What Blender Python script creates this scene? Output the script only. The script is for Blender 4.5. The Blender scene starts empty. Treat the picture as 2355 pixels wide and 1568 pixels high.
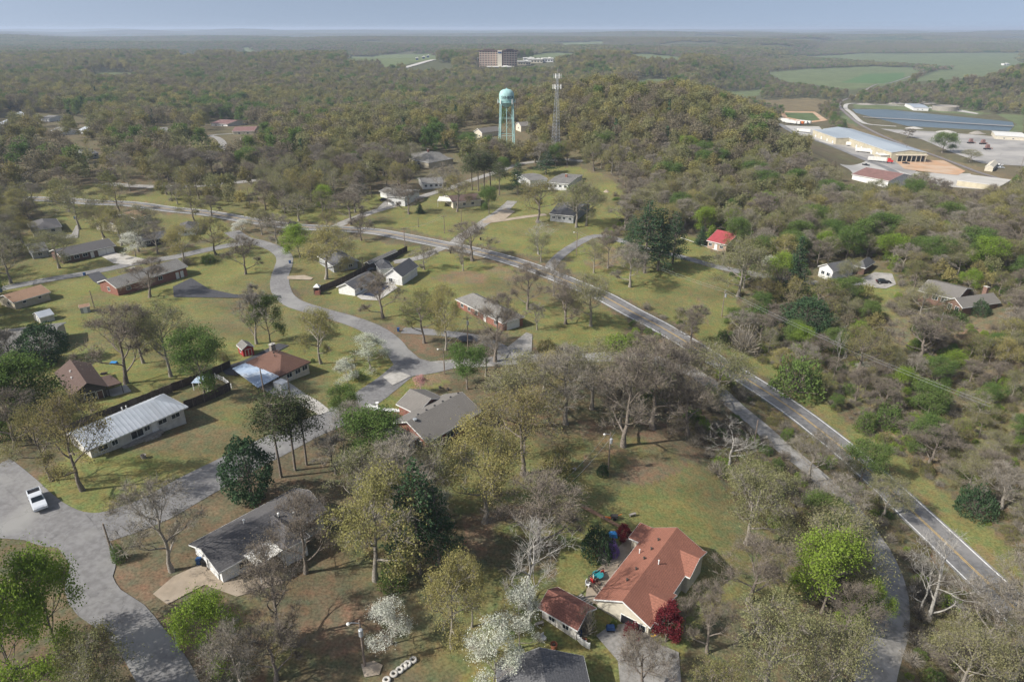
import bpy, math, random
import numpy as np
from mathutils import Vector, geometry
R = math.radians
random.seed(7)
SC = bpy.context.scene
COL = SC.collection
# ---------------------------------------------------------------- camera, sky, sun, exposure
H = 80.0
PITCH = 24.6
FP = 1569.0
CU, CV = 1177.0, 784.0
SUN_AZ, SUN_EL = 22.0, 41.0            # shadows fall toward +x, a little toward +y
cam = bpy.data.cameras.new('camera'); camo = bpy.data.objects.new('camera', cam); COL.objects.link(camo)
camo.location = (0, 0, H); camo.rotation_euler = (R(90 - PITCH), 0, 0)
cam.lens = 24; cam.sensor_width = 36; cam.clip_start = 1; cam.clip_end = 90000
SC.camera = camo
W_ = bpy.data.worlds.new('World'); SC.world = W_; W_.use_nodes = True
nt = W_.node_tree; bg = nt.nodes['Background']; sky = nt.nodes.new('ShaderNodeTexSky')
sky.sky_type = 'NISHITA'; sky.sun_disc = False; sky.sun_elevation = R(SUN_EL)
sky.altitude = 300; sky.air_density = 1.0; sky.dust_density = 3.2; sky.ozone_density = 1.2
# sun stands toward (-cos, -sin): Blender's sun_rotation is measured clockwise from +Y
sky.sun_rotation = math.atan2(-math.cos(R(SUN_AZ)), -math.sin(R(SUN_AZ)))
wc = nt.nodes.new('ShaderNodeTexCoord'); wm = nt.nodes.new('ShaderNodeVectorMath'); wm.operation = 'MULTIPLY_ADD'
wm.inputs[1].default_value = (1, 1, .9); wm.inputs[2].default_value = (0, 0, .26)     # lifts the band of haze the sky model puts at the horizon
wn = nt.nodes.new('ShaderNodeVectorMath'); wn.operation = 'NORMALIZE'
nt.links.new(wc.outputs['Generated'], wm.inputs[0]); nt.links.new(wm.outputs[0], wn.inputs[0]); nt.links.new(wn.outputs[0], sky.inputs[0])
ws = nt.nodes.new('ShaderNodeHueSaturation'); ws.inputs['Saturation'].default_value = .72
nt.links.new(sky.outputs[0], ws.inputs['Color']); nt.links.new(ws.outputs[0], bg.inputs[0]); bg.inputs[1].default_value = 0.118
sl = bpy.data.lights.new('sun', 'SUN'); slo = bpy.data.objects.new('sun', sl); COL.objects.link(slo)
sl.energy = 4.4; sl.angle = R(0.55); sl.color = (1.0, 0.96, 0.90)
sd = Vector((math.cos(R(SUN_AZ)) * math.cos(R(SUN_EL)), math.sin(R(SUN_AZ)) * math.cos(R(SUN_EL)), -math.sin(R(SUN_EL))))
slo.rotation_euler = sd.to_track_quat('-Z', 'Y').to_euler()
SC.view_settings.view_transform = 'Standard'; SC.view_settings.look = 'None'
SC.view_settings.exposure = 0.38; SC.view_settings.gamma = 1
SC.render.engine = 'CYCLES'
SC.cycles.use_denoising = True; SC.cycles.max_bounces = 6; SC.cycles.diffuse_bounces = 2
SC.cycles.glossy_bounces = 2; SC.cycles.transmission_bounces = 2; SC.cycles.volume_bounces = 0
SC.cycles.transparent_max_bounces = 4
# ---------------------------------------------------------------- terrain height
def sig(t): return 1 / (1 + np.exp(-np.clip(t, -40, 40)))
def gs(x, y, cx, cy, sx, sy, a=0):
    dx, dy = x - cx, y - cy
    if a:
        c, s = math.cos(R(a)), math.sin(R(a)); dx, dy = dx * c + dy * s, -dx * s + dy * c
    return np.exp(-0.5 * ((dx / sx) ** 2 + (dy / sy) ** 2))
VZ = -28.0
XB = ([0, 500, 760, 1000, 1370, 1950, 3400, 6000, 90000], [235, 240, 262, 300, 372, 600, 1300, 2600, 44000])
def zt(x, y):
    x = np.asarray(x, float); y = np.asarray(y, float)
    r = np.sqrt(x * x + y * y)
    z = 11 * gs(x, y, -95, 85, 60, 60) - 13 * gs(x, y, 92, 105, 34, 75) + 5 * gs(x, y, 190, 190, 60, 60)
    z = z + 24 * gs(x, y, 110, 590, 75, 130) + 10 * gs(x, y, -10, 650, 120, 90) - 10 * gs(x, y, -170, 760, 170, 140)
    z = z + 8 * gs(x, y, -260, 480, 130, 110) + 10 * gs(x, y, 60, 1650, 300, 160)
    V = sig((x - np.interp(y, *XB)) / 26) * sig((y - 415 - 0.06 * (x - 240)) / 22) * (1 - sig((y - 5200) / 500))
    z = z * (1 - V) + VZ * V
    z = z + 34 * gs(x, y, 930, 1250, 200, 110, -14) * sig((x - 640) / 45) + 16 * gs(x, y, 900, 4300, 1500, 300)
    f = sig((r - 1100) / 200) * (1 - V)
    z = z + f * 14 * (np.sin(x / 330 + 1.3) * np.cos(y / 420 + .5 + x / 1900)) + f * 9 * np.sin(y / 210 + x / 600)
    g = sig((r - 4200) / 700)
    z = z + g * 20 * (np.sin(x / 1500 + .4) * np.sin(y / 1100 + 2 + x / 5000)) + g * 8 * np.sin(y / 520 + np.sin(x / 1300)) + 14 * sig((r - 9000) / 2500)
    z = z + 30 * gs(x, y, -9000, 13000, 4500, 1800) + 18 * gs(x, y, 3500, 15000, 5000, 1500)
    return z
CP, SP = math.cos(R(PITCH)), math.sin(R(PITCH))
def ray(u, v):
    du, dv = u - CU, v - CV
    return du, FP * CP - dv * SP, -(dv * CP + FP * SP)
TT = np.exp(np.linspace(math.log(40), math.log(60000), 1500))
_gc = {}
def G(u, v):
    k = (round(u, 1), round(v, 1))
    if k in _gc: return _gc[k]
    a, b, c = ray(u, v); n = math.sqrt(a * a + b * b); a, b, c = a / n, b / n, c / n
    d = H + c * TT - zt(a * TT, b * TT)
    i = int(np.argmax(d < 0))
    if i == 0: t = 40000.0
    else:
        lo, hi = TT[i - 1], TT[i]
        for _ in range(24):
            m = (lo + hi) / 2
            if H + c * m - zt(a * m, b * m) < 0: hi = m
            else: lo = m
        t = hi
    _gc[k] = Vector((a * t, b * t, float(zt(a * t, b * t))))
    return _gc[k]
def P(u, v, z):                          # where the line of sight through a pixel meets a level
    a, b, c = ray(u, v); t = (z - H) / c
    return Vector((a * t, b * t, z))
def proj(x, y, z):
    dy, dz = y, z - H
    d = dy * CP - dz * SP; d = np.where(np.abs(d) < 1e-6, 1e-6, d)
    return CU + FP * x / d, CV - FP * (dy * SP + dz * CP) / d, d
def Z(x, y): return float(zt(x, y))
# ---------------------------------------------------------------- materials
def mat(name, c1, c2=None, scale=3.0, rough=0.9, detail=4, bump=0.0, metal=0.0, coords='Object', contrast=0.5, c3=None, scale3=0.2):
    m = bpy.data.materials.new(name); m.use_nodes = True; t = m.node_tree
    p = t.nodes['Principled BSDF']; p.inputs['Roughness'].default_value = rough; p.inputs['Metallic'].default_value = metal
    p.inputs['Specular IOR Level'].default_value = 0.25
    c2 = c2 or tuple(x * 0.78 for x in c1)
    tc = t.nodes.new('ShaderNodeTexCoord'); nz = t.nodes.new('ShaderNodeTexNoise')
    nz.inputs['Scale'].default_value = scale; nz.inputs['Detail'].default_value = detail
    t.links.new(tc.outputs[coords], nz.inputs['Vector'])
    cr = t.nodes.new('ShaderNodeValToRGB')
    cr.color_ramp.elements[0].position = 0.5 - contrast / 4; cr.color_ramp.elements[1].position = 0.5 + contrast / 4
    cr.color_ramp.elements[0].color = (*c2, 1); cr.color_ramp.elements[1].color = (*c1, 1)
    t.links.new(nz.outputs[0], cr.inputs[0]); out = cr.outputs[0]
    if c3:
        n3 = t.nodes.new('ShaderNodeTexNoise'); n3.inputs['Scale'].default_value = scale3; n3.inputs['Detail'].default_value = 5
        t.links.new(tc.outputs[coords], n3.inputs['Vector'])
        r3 = t.nodes.new('ShaderNodeMapRange'); r3.inputs[1].default_value = .48; r3.inputs[2].default_value = .66
        t.links.new(n3.outputs[0], r3.inputs[0])
        mx = t.nodes.new('ShaderNodeMixRGB'); t.links.new(r3.outputs[0], mx.inputs[0]); t.links.new(out, mx.inputs[1]); mx.inputs[2].default_value = (*c3, 1)
        out = mx.outputs[0]
    t.links.new(out, p.inputs['Base Color'])
    if bump:
        b = t.nodes.new('ShaderNodeBump'); b.inputs['Strength'].default_value = bump; b.inputs['Distance'].default_value = 0.05
        t.links.new(nz.outputs[0], b.inputs['Height']); t.links.new(b.outputs[0], p.inputs['Normal'])
    return m
def leafmat(name, a, b, trans=0.35):
    m = bpy.data.materials.new(name); m.use_nodes = True; t = m.node_tree
    t.nodes.remove(t.nodes['Principled BSDF']); out = t.nodes['Material Output']
    oi = t.nodes.new('ShaderNodeObjectInfo'); tc = t.nodes.new('ShaderNodeTexCoord'); nz = t.nodes.new('ShaderNodeTexNoise')
    nz.inputs['Scale'].default_value = 0.9; nz.inputs['Detail'].default_value = 3
    t.links.new(tc.outputs['Object'], nz.inputs['Vector'])
    ad = t.nodes.new('ShaderNodeMath'); ad.operation = 'MULTIPLY_ADD'
    t.links.new(oi.outputs['Random'], ad.inputs[0]); ad.inputs[1].default_value = 0.75
    sb = t.nodes.new('ShaderNodeMapRange'); sb.inputs[1].default_value = .3; sb.inputs[2].default_value = .7; sb.inputs[3].default_value = -.2; sb.inputs[4].default_value = .45
    t.links.new(nz.outputs[0], sb.inputs[0]); t.links.new(sb.outputs[0], ad.inputs[2])
    mx = t.nodes.new('ShaderNodeMixRGB'); mx.use_clamp = True; t.links.new(ad.outputs[0], mx.inputs[0]); mx.inputs[1].default_value = (*a, 1); mx.inputs[2].default_value = (*b, 1)
    d = t.nodes.new('ShaderNodeBsdfDiffuse'); tr = t.nodes.new('ShaderNodeBsdfTranslucent'); ms = t.nodes.new('ShaderNodeMixShader')
    ms.inputs[0].default_value = trans
    t.links.new(mx.outputs[0], d.inputs[0]); t.links.new(mx.outputs[0], tr.inputs[0]); t.links.new(d.outputs[0], ms.inputs[1]); t.links.new(tr.outputs[0], ms.inputs[2])
    t.links.new(ms.outputs[0], out.inputs[0])
    return m
M = {}
M['bark'] = mat('bark', (.235, .20, .165), (.13, .11, .09), 6, detail=2)
M['greybark'] = mat('grey_bark', (.31, .28, .235), (.19, .17, .14), 6, detail=2)
M['palebark'] = mat('pale_bark', (.40, .38, .34), (.24, .225, .20), 3, detail=2)
M['oakleaf'] = leafmat('oak_leaf', (.265, .225, .095), (.18, .195, .075))
M['goldleaf'] = leafmat('gold_leaf', (.35, .305, .12), (.27, .26, .10))
M['paleleaf'] = leafmat('pale_leaf', (.28, .265, .135), (.21, .22, .10))
M['budleaf'] = leafmat('bud_leaf', (.245, .205, .145), (.195, .18, .11))
M['greenleaf'] = leafmat('green_leaf', (.11, .18, .05), (.155, .21, .06))
M['limeleaf'] = leafmat('lime_leaf', (.21, .31, .05), (.26, .34, .06), .42)
M['darkleaf'] = leafmat('dark_leaf', (.05, .09, .045), (.07, .11, .05), .2)
M['needle'] = leafmat('needle', (.05, .09, .045), (.07, .115, .055), .2)
M['olivepine'] = leafmat('olive_needle', (.06, .085, .035), (.09, .10, .045), .15)
M['white_petal'] = leafmat('white_petal', (.68, .68, .61), (.50, .54, .40), .3)
M['pink_petal'] = leafmat('pink_petal', (.62, .30, .30), (.58, .36, .34), .3)
M['red_leaf'] = leafmat('red_leaf', (.13, .022, .03), (.18, .035, .04), .3)
M['purple_petal'] = leafmat('purple_petal', (.22, .12, .38), (.30, .2, .45), .3)
M['asphalt'] = mat('asphalt', (.22, .215, .21), (.165, .16, .155), 1.2, c3=(.26, .255, .24), scale3=.12)
M['road'] = mat('highway_asphalt', (.20, .195, .19), (.14, .138, .135), .9, c3=(.25, .24, .225), scale3=.08)
M['darkasphalt'] = mat('dark_asphalt', (.075, .075, .08), (.055, .055, .06), 1.5)
M['gravel'] = mat('gravel', (.30, .285, .26), (.21, .20, .18), 1.5, c3=(.35, .335, .31), scale3=.3)
M['concrete'] = mat('concrete', (.46, .44, .40), (.37, .35, .31), .8, c3=(.40, .37, .32), scale3=.25)
M['tanconcrete'] = mat('tan_concrete', (.36, .295, .22), (.29, .24, .18), .9, c3=(.37, .31, .24), scale3=.3)
M['palelot'] = mat('pale_lot', (.48, .46, .42), (.40, .385, .35), .05, c3=(.42, .40, .36), scale3=.02)
M['greylot'] = mat('grey_lot', (.33, .315, .29), (.25, .24, .225), .05, c3=(.38, .36, .33), scale3=.03)
M['orangedirt'] = mat('orange_dirt', (.50, .30, .17), (.40, .27, .17), .12, c3=(.50, .38, .27), scale3=.05)
M['whitepaint'] = mat('white_paint', (.74, .74, .71), (.55, .55, .52), 2, contrast=.7)
M['yellowpaint'] = mat('yellow_paint', (.62, .40, .10), (.45, .32, .13), 1.5, contrast=.7)
M['water'] = mat('pond_water', (.11, .145, .165), (.09, .125, .145), .02, rough=.35)
M['white'] = mat('white_siding', (.72, .72, .70), (.62, .62, .60), 1.5)
M['cream'] = mat('cream_wall', (.60, .55, .44), (.50, .46, .37), 1.2)
M['offwhite'] = mat('weathered_white_wall', (.55, .53, .48), (.43, .41, .37), 1.0)
M['tanwall'] = mat('tan_wall', (.46, .41, .31), (.38, .34, .26), 1.0)
M['greywall'] = mat('grey_wall', (.34, .35, .35), (.27, .28, .28), 1.0)
M['darkwall'] = mat('dark_wall', (.09, .08, .075), (.06, .055, .05), 1.0)
M['brownwall'] = mat('brown_wall', (.16, .10, .075), (.11, .07, .055), 1.0)
M['redwall'] = mat('red_wall', (.36, .035, .035), (.28, .03, .03), 1.5)
M['metaltan'] = mat('tan_metal_wall', (.50, .45, .33), (.42, .38, .28), .3)
def cracks(m, sc=.13, k=.80):           # sealed cracks wander over old paving
    t = m.node_tree; p = t.nodes['Principled BSDF']; src = p.inputs['Base Color'].links[0].from_socket
    tc = t.nodes.new('ShaderNodeTexCoord'); nz = t.nodes.new('ShaderNodeTexNoise'); nz.inputs['Scale'].default_value = .5; nz.inputs['Detail'].default_value = 3; t.links.new(tc.outputs['Object'], nz.inputs[0])
    ad = t.nodes.new('ShaderNodeVectorMath'); ad.operation = 'MULTIPLY_ADD'; ad.inputs[1].default_value = (3, 3, 3); t.links.new(nz.outputs[1], ad.inputs[0]); t.links.new(tc.outputs['Object'], ad.inputs[2])
    v = t.nodes.new('ShaderNodeTexVoronoi'); v.feature = 'DISTANCE_TO_EDGE'; v.inputs['Scale'].default_value = sc; t.links.new(ad.outputs[0], v.inputs['Vector'])
    mr = t.nodes.new('ShaderNodeMapRange'); mr.inputs[1].default_value = .004; mr.inputs[2].default_value = .014; mr.inputs[3].default_value = k; mr.inputs[4].default_value = 1.0; t.links.new(v.outputs['Distance'], mr.inputs[0])
    mx = t.nodes.new('ShaderNodeMixRGB'); mx.blend_type = 'MULTIPLY'; mx.inputs[0].default_value = 1; t.links.new(src, mx.inputs[1]); t.links.new(mr.outputs[0], mx.inputs[2]); t.links.new(mx.outputs[0], p.inputs['Base Color'])
for k_ in ('asphalt', 'road', 'concrete', 'greylot'): cracks(M[k_], .16 if k_ != 'greylot' else .05)
def brickmat(name, a, b, mort):
    m = mat(name, a, b, 2.0); t = m.node_tree; p = t.nodes['Principled BSDF']
    br = t.nodes.new('ShaderNodeTexBrick'); br.inputs['Scale'].default_value = 1.0
    br.inputs['Brick Width'].default_value = .45; br.inputs['Row Height'].default_value = .16; br.inputs['Mortar Size'].default_value = .02
    br.inputs['Color1'].default_value = (*a, 1); br.inputs['Color2'].default_value = (*b, 1); br.inputs['Mortar'].default_value = (*mort, 1)
    tc = t.nodes.new('ShaderNodeTexCoord'); se = t.nodes.new('ShaderNodeSeparateXYZ'); ad = t.nodes.new('ShaderNodeMath'); cb = t.nodes.new('ShaderNodeCombineXYZ')
    t.links.new(tc.outputs['Object'], se.inputs[0]); t.links.new(se.outputs[0], ad.inputs[0]); t.links.new(se.outputs[1], ad.inputs[1])
    t.links.new(ad.outputs[0], cb.inputs[0]); t.links.new(se.outputs[2], cb.inputs[1]); t.links.new(cb.outputs[0], br.inputs['Vector'])
    t.links.new(br.outputs[0], p.inputs['Base Color'])
    return m
M['brick'] = brickmat('brick', (.26, .085, .055), (.20, .065, .045), (.26, .2, .16))
M['brownbrick'] = brickmat('brown_brick', (.20, .10, .07), (.15, .075, .055), (.22, .18, .15))
M['tanbrick'] = brickmat('tan_brick', (.38, .26, .18), (.30, .2, .14), (.36, .3, .25))
def shingle(name, c, k=.72, streak=.8):
    m = mat(name, c, tuple(x * k for x in c), 5.0, detail=6, bump=.2, c3=tuple(x * streak for x in c), scale3=.35); t = m.node_tree; p = t.nodes['Principled BSDF']
    src = p.inputs['Base Color'].links[0].from_socket
    tc = t.nodes.new('ShaderNodeTexCoord'); w = t.nodes.new('ShaderNodeTexWave'); w.wave_type = 'BANDS'; w.bands_direction = 'Z'
    w.inputs['Scale'].default_value = 2.2; w.inputs['Distortion'].default_value = .6; t.links.new(tc.outputs['Object'], w.inputs[0])
    mr = t.nodes.new('ShaderNodeMapRange'); mr.inputs[3].default_value = .86; mr.inputs[4].default_value = 1.04; t.links.new(w.outputs[1], mr.inputs[0])
    mx = t.nodes.new('ShaderNodeMixRGB'); mx.blend_type = 'MULTIPLY'; mx.inputs[0].default_value = 1; t.links.new(src, mx.inputs[1]); t.links.new(mr.outputs[0], mx.inputs[2]); t.links.new(mx.outputs[0], p.inputs['Base Color'])
    return m
M['terracotta'] = shingle('terracotta_shingle', (.31, .135, .092), .72, .78)
M['redshed'] = shingle('rust_brown_shingle', (.27, .12, .09), .6, .7)
M['brownroof'] = shingle('brown_shingle', (.17, .095, .07))
M['dkbrownroof'] = shingle('dark_brown_shingle', (.13, .09, .075))
M['tanroof'] = shingle('tan_shingle', (.36, .23, .15))
M['greyroof'] = shingle('grey_shingle', (.21, .195, .175))
M['dkgreyroof'] = shingle('dark_grey_shingle', (.125, .12, .12))
M['worngrey'] = shingle('weathered_grey_shingle', (.25, .24, .22), .5, .6)
M['slateroof'] = shingle('slate_shingle', (.14, .14, .145), .6, .7)
M['redroof'] = mat('red_metal_roof', (.33, .065, .07), (.28, .055, .06), .6, rough=.5)
M['rustroof'] = mat('faded_red_roof', (.22, .125, .11), (.18, .105, .09), .4, rough=.6)
M['metalroof'] = mat('pale_metal_roof', (.44, .47, .50), (.37, .40, .43), .5, rough=.45, c3=(.34, .36, .38), scale3=.2)
M['bluemetal'] = mat('blue_grey_metal', (.36, .44, .54), (.28, .36, .47), .4, rough=.4, c3=(.46, .50, .54), scale3=.3)
M['warehouseroof'] = mat('warehouse_roof', (.34, .38, .41), (.29, .33, .36), .03, rough=.5)
M['whitemetal'] = mat('white_metal', (.72, .71, .66), (.60, .59, .54), 1.0, rough=.5)
M['glass'] = mat('window_glass', (.035, .045, .055), (.02, .028, .035), 1, rough=.12)
M['trim'] = mat('white_trim', (.74, .74, .71), (.64, .64, .62), 2)
M['darktrim'] = mat('dark_trim', (.07, .06, .055), (.05, .045, .04), 2)
M['wood'] = mat('weathered_wood', (.17, .135, .105), (.10, .08, .065), 3, c3=(.22, .18, .15), scale3=.6)
M['darkwood'] = mat('dark_fence_wood', (.10, .075, .06), (.065, .05, .04), 3)
M['pole'] = mat('pole_wood', (.25, .20, .16), (.16, .13, .105), 4)
M['steel'] = mat('galvanised_steel', (.42, .44, .45), (.34, .36, .37), 3, rough=.5, metal=.3)
M['teal'] = mat('teal_paint', (.36, .56, .53), (.31, .50, .48), .25, rough=.6, c3=(.27, .43, .42), scale3=.3)
M['black'] = mat('black_plastic', (.025, .025, .028), (.018, .018, .02), 3, rough=.4)
M['blue'] = mat('blue_plastic', (.03, .08, .20), (.025, .065, .17), 3, rough=.5)
M['ltblue'] = mat('light_blue_tarp', (.05, .27, .62), (.04, .22, .5), 3, rough=.6)
M['tealplastic'] = mat('teal_plastic', (.03, .25, .27), (.03, .21, .23), 3, rough=.6)
M['red'] = mat('red_paint', (.50, .035, .03), (.42, .03, .03), 3, rough=.45)
M['orange'] = mat('orange_paint', (.55, .16, .04), (.45, .12, .03), 3, rough=.6)
M['yellow'] = mat('yellow_plastic', (.70, .45, .04), (.6, .38, .03), 3, rough=.5)
M['silver'] = mat('silver_paint', (.62, .65, .68), (.58, .61, .64), 2, rough=.25, metal=.2)
M['rubber'] = mat('tyre_rubber', (.03, .03, .03), (.02, .02, .02), 5)
M['stone'] = mat('stone', (.34, .31, .27), (.22, .2, .17), 2)
M['clay'] = mat('clay', (.40, .16, .09), (.3, .12, .07), 3)
M['redearth'] = mat('red_earth', (.27, .16, .10), (.2, .125, .08), 1.5)
M['rail'] = mat('rail_ballast', (.23, .19, .165), (.16, .135, .12), .8)
M['poolcover'] = mat('pool_cover', (.02, .032, .07), (.017, .027, .06), .8, rough=.5)
# ---------------------------------------------------------------- mesh builder
class MB:
    def __init__(s): s.v = []; s.f = []; s.mi = []; s.m = 0
    def add(s, vs, fs):
        b = len(s.v); s.v += [tuple(x) for x in vs]; s.f += [tuple(b + i for i in f) for f in fs]; s.mi += [s.m] * len(fs); return s
    def box(s, c, d, rz=0.0, top=1.0):
        hx, hy, hz = d[0] / 2, d[1] / 2, d[2] / 2; ca, sa = math.cos(rz), math.sin(rz); vs = []
        for z, k in ((-hz, 1), (hz, top)):
            for x, y in ((-hx, -hy), (hx, -hy), (hx, hy), (-hx, hy)):
                x *= k; y *= k; vs.append((c[0] + x * ca - y * sa, c[1] + x * sa + y * ca, c[2] + z))
        return s.add(vs, [(3, 2, 1, 0), (4, 5, 6, 7), (0, 1, 5, 4), (1, 2, 6, 5), (2, 3, 7, 6), (3, 0, 4, 7)])
    def tube(s, pts, rad, n=6, cap=True):
        pts = [Vector(p) for p in pts]
        if not hasattr(rad, '__len__'): rad = [rad] * len(pts)
        vs = []; m = len(pts)
        for i, p in enumerate(pts):
            d = (pts[min(i + 1, m - 1)] - pts[max(i - 1, 0)]).normalized()
            a = d.cross(Vector((0, 0, 1))) if abs(d.z) < .95 else d.cross(Vector((1, 0, 0)))
            a.normalize(); b = d.cross(a)
            for k in range(n):
                t = 2 * math.pi * k / n; vs.append(p + (a * math.cos(t) + b * math.sin(t)) * rad[i])
        fs = [(i * n + k, i * n + (k + 1) % n, (i + 1) * n + (k + 1) % n, (i + 1) * n + k) for i in range(m - 1) for k in range(n)]
        if cap: fs += [tuple(range(n - 1, -1, -1)), tuple((m - 1) * n + k for k in range(n))]
        return s.add(vs, fs)
    def lathe(s, prof, n=24, c=(0, 0, 0)):
        vs = []; fs = []
        for r, z in prof:
            for k in range(n):
                t = 2 * math.pi * k / n; vs.append((c[0] + r * math.cos(t), c[1] + r * math.sin(t), c[2] + z))
        for i in range(len(prof) - 1):
            for k in range(n): fs.append((i * n + k, i * n + (k + 1) % n, (i + 1) * n + (k + 1) % n, (i + 1) * n + k))
        return s.add(vs, fs)
    def slab(s, vs, polys, th):           # open surface thickened straight down
        n = len(vs); vs = [tuple(v) for v in vs]; low = [(x, y, z - th) for x, y, z in vs]; fs = [tuple(p) for p in polys] + [tuple(n + i for i in reversed(p)) for p in polys]
        ed = {}
        for p in polys:
            for i in range(len(p)): ed[(p[i], p[(i + 1) % len(p)])] = 1
        for a, b in ed:
            if (b, a) not in ed: fs.append((b, a, n + a, n + b))
        return s.add(vs + low, fs)
    def prism(s, poly, z0, z1):
        n = len(poly); vs = [(x, y, z0) for x, y in poly] + [(x, y, z1) for x, y in poly]
        return s.add(vs, [tuple(range(n - 1, -1, -1)), tuple(range(n, 2 * n))] + [(i, (i + 1) % n, n + (i + 1) % n, n + i) for i in range(n)])
    def build(s, name, m, parent=None, smooth=False):
        me = bpy.data.meshes.new(name); me.from_pydata(s.v, [], s.f)
        ms = m if isinstance(m, (list, tuple)) else [m]
        for x in ms: me.materials.append(M[x] if isinstance(x, str) else x)
        if len(ms) > 1: me.polygons.foreach_set('material_index', s.mi)
        if smooth: me.polygons.foreach_set('use_smooth', [True] * len(me.polygons))
        me.update(); o = bpy.data.objects.new(name, me); COL.objects.link(o)
        if parent: o.parent = parent
        return o
def tag(o, label=None, cat=None, group=None, kind=None):
    if label: o['label'] = label
    if cat: o['category'] = cat
    if group: o['group'] = group
    if kind: o['kind'] = kind
    return o
def empty(name, loc, label=None, cat=None, group=None, rz=0.0):
    o = bpy.data.objects.new(name, None); o.empty_display_size = 1; COL.objects.link(o); o.location = loc; o.rotation_euler = (0, 0, rz)
    return tag(o, label, cat, group)
def copy_tree(o, parent=None):
    c = o.copy(); COL.objects.link(c); c.parent = parent
    for ch in list(o.children): copy_tree(ch, c)
    return c
# numpy value noise used to warp region edges
_rs = np.random.RandomState(3); _tab = _rs.rand(256, 256)
def vnoise(x, y):
    xi = np.floor(x).astype(int); yi = np.floor(y).astype(int); fx = x - xi; fy = y - yi
    fx = fx * fx * (3 - 2 * fx); fy = fy * fy * (3 - 2 * fy)
    g = lambda a, b: _tab[a & 255, b & 255]
    return (g(xi, yi) * (1 - fx) + g(xi + 1, yi) * fx) * (1 - fy) + (g(xi, yi + 1) * (1 - fx) + g(xi + 1, yi + 1) * fx) * fy
def fbm(x, y, o=4):
    s = 0; a = .5
    for i in range(o): s = s + a * vnoise(x + 17.3 * i, y - 9.1 * i); x = x * 2.03; y = y * 2.03; a *= .5
    return s / (1 - .5 ** o)
def inpoly(x, y, poly):
    c = np.zeros(np.shape(x), bool); n = len(poly)
    for i in range(n):
        x1, y1 = poly[i]; x2, y2 = poly[(i + 1) % n]
        if y1 == y2: continue
        c ^= ((y1 > y) != (y2 > y)) & (x < (x2 - x1) * (y - y1) / (y2 - y1) + x1)
    return c
def pw(poly): return [(G(u, v).x, G(u, v).y) for u, v in poly]
def distline(x, y, pts):
    d = np.full(np.shape(x), 1e9)
    for (ax, ay), (bx, by) in zip(pts[:-1], pts[1:]):
        vx, vy = bx - ax, by - ay; L = vx * vx + vy * vy + 1e-9
        t = np.clip(((x - ax) * vx + (y - ay) * vy) / L, 0, 1)
        d = np.minimum(d, np.hypot(x - ax - t * vx, y - ay - t * vy))
    return d
# ---------------------------------------------------------------- where things lie (read off the photograph, laid on the ground)
HIGHWAY = [(-60, 455), (60, 458), (140, 460), (210, 466), (300, 470), (390, 482), (470, 490), (560, 505), (640, 517), (700, 523), (785, 527), (860, 533), (918, 543), (1018, 563), (1101, 580), (1185, 603), (1251, 626), (1318, 653), (1385, 681), (1451, 717), (1518, 752), (1579, 788), (1640, 826), (1746, 891), (1822, 942), (1874, 981), (1945, 1038), (2030, 1113), (2141, 1217), (2225, 1297), (2301, 1369), (2420, 1485)]
FRONTAGE = [(2008, 1640), (2015, 1540), (2035, 1481), (2048, 1421), (2050, 1373), (2041, 1321), (2021, 1269), (2001, 1237), (1965, 1185), (1918, 1132), (1858, 1076), (1790, 1021), (1738, 973), (1690, 935), (1629, 880), (1569, 846), (1480, 823), (1400, 820), (1351, 823), (1268, 823), (1200, 826), (1120, 832), (1050, 836), (985, 842)]
LOCAL = [(533, 533), (560, 550), (600, 560), (638, 575), (654, 592), (652, 612), (643, 640), (648, 672), (672, 696), (717, 712), (785, 731), (835, 748), (878, 770), (905, 795), (925, 825), (945, 848)]
SOUTH = [(945, 835), (908, 868), (858, 905), (810, 938), (760, 965), (700, 990), (640, 1020), (560, 1060), (499, 1091), (439, 1123), (359, 1168), (290, 1195), (220, 1215), (150, 1215), (80, 1185), (20, 1130), (-40, 1080)]
SPUR = [(150, 1200), (190, 1250), (216, 1290), (205, 1340), (230, 1385), (285, 1421), (330, 1475), (370, 1535), (420, 1620)]
WESTRD = [(-40, 672), (0, 665), (67, 652), (133, 640), (200, 629), (267, 615), (333, 602), (400, 592), (467, 577), (533, 564), (590, 556)]
UPRD = [(770, 522), (805, 507), (851, 490), (918, 470), (985, 448), (1035, 433), (1085, 415), (1151, 393), (1201, 377), (1290, 368), (1340, 372)]
MIDRD = [(1042, 566), (1058, 548), (1078, 535), (1105, 518), (1135, 498), (1160, 480), (1178, 463)]
MIDDRV = [(1110, 512), (1150, 508), (1211, 499), (1255, 494)]
ROWRD = [(1262, 620), (1272, 604), (1295, 582), (1335, 556), (1370, 543), (1408, 548), (1470, 568), (1569, 592), (1653, 615), (1736, 631), (1802, 645), (1902, 652), (1979, 650)]
POOLRD = [(1020, 570), (1001, 577), (968, 592), (930, 600), (905, 603)]
FARRD = [(240, 423), (340, 430), (460, 428), (580, 417), (640, 412)]
FORRD = [(440, 384), (480, 362), (508, 345), (512, 330), (500, 318), (485, 312), (540, 308), (585, 303)]
VALRD = [(1790, 285), (1833, 310), (1903, 333), (1986, 367), (2069, 407), (2110, 428), (2170, 460)]
RAIL = [(2163, 155), (2136, 163), (2069, 185), (1983, 213), (1930, 238), (1960, 275), (2010, 305), (2080, 335), (2156, 362), (2236, 393), (2354, 438), (2440, 475)]
LEVEE = [(2080, 246), (1962, 239), (1943, 248), (1958, 262), (1979, 281), (2003, 288), (2060, 292)]
DYKE = [(1983, 272), (2080, 277), (2180, 284), (2329, 293)]
FARHW = [(905, 163), (950, 152), (998, 139)]
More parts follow.
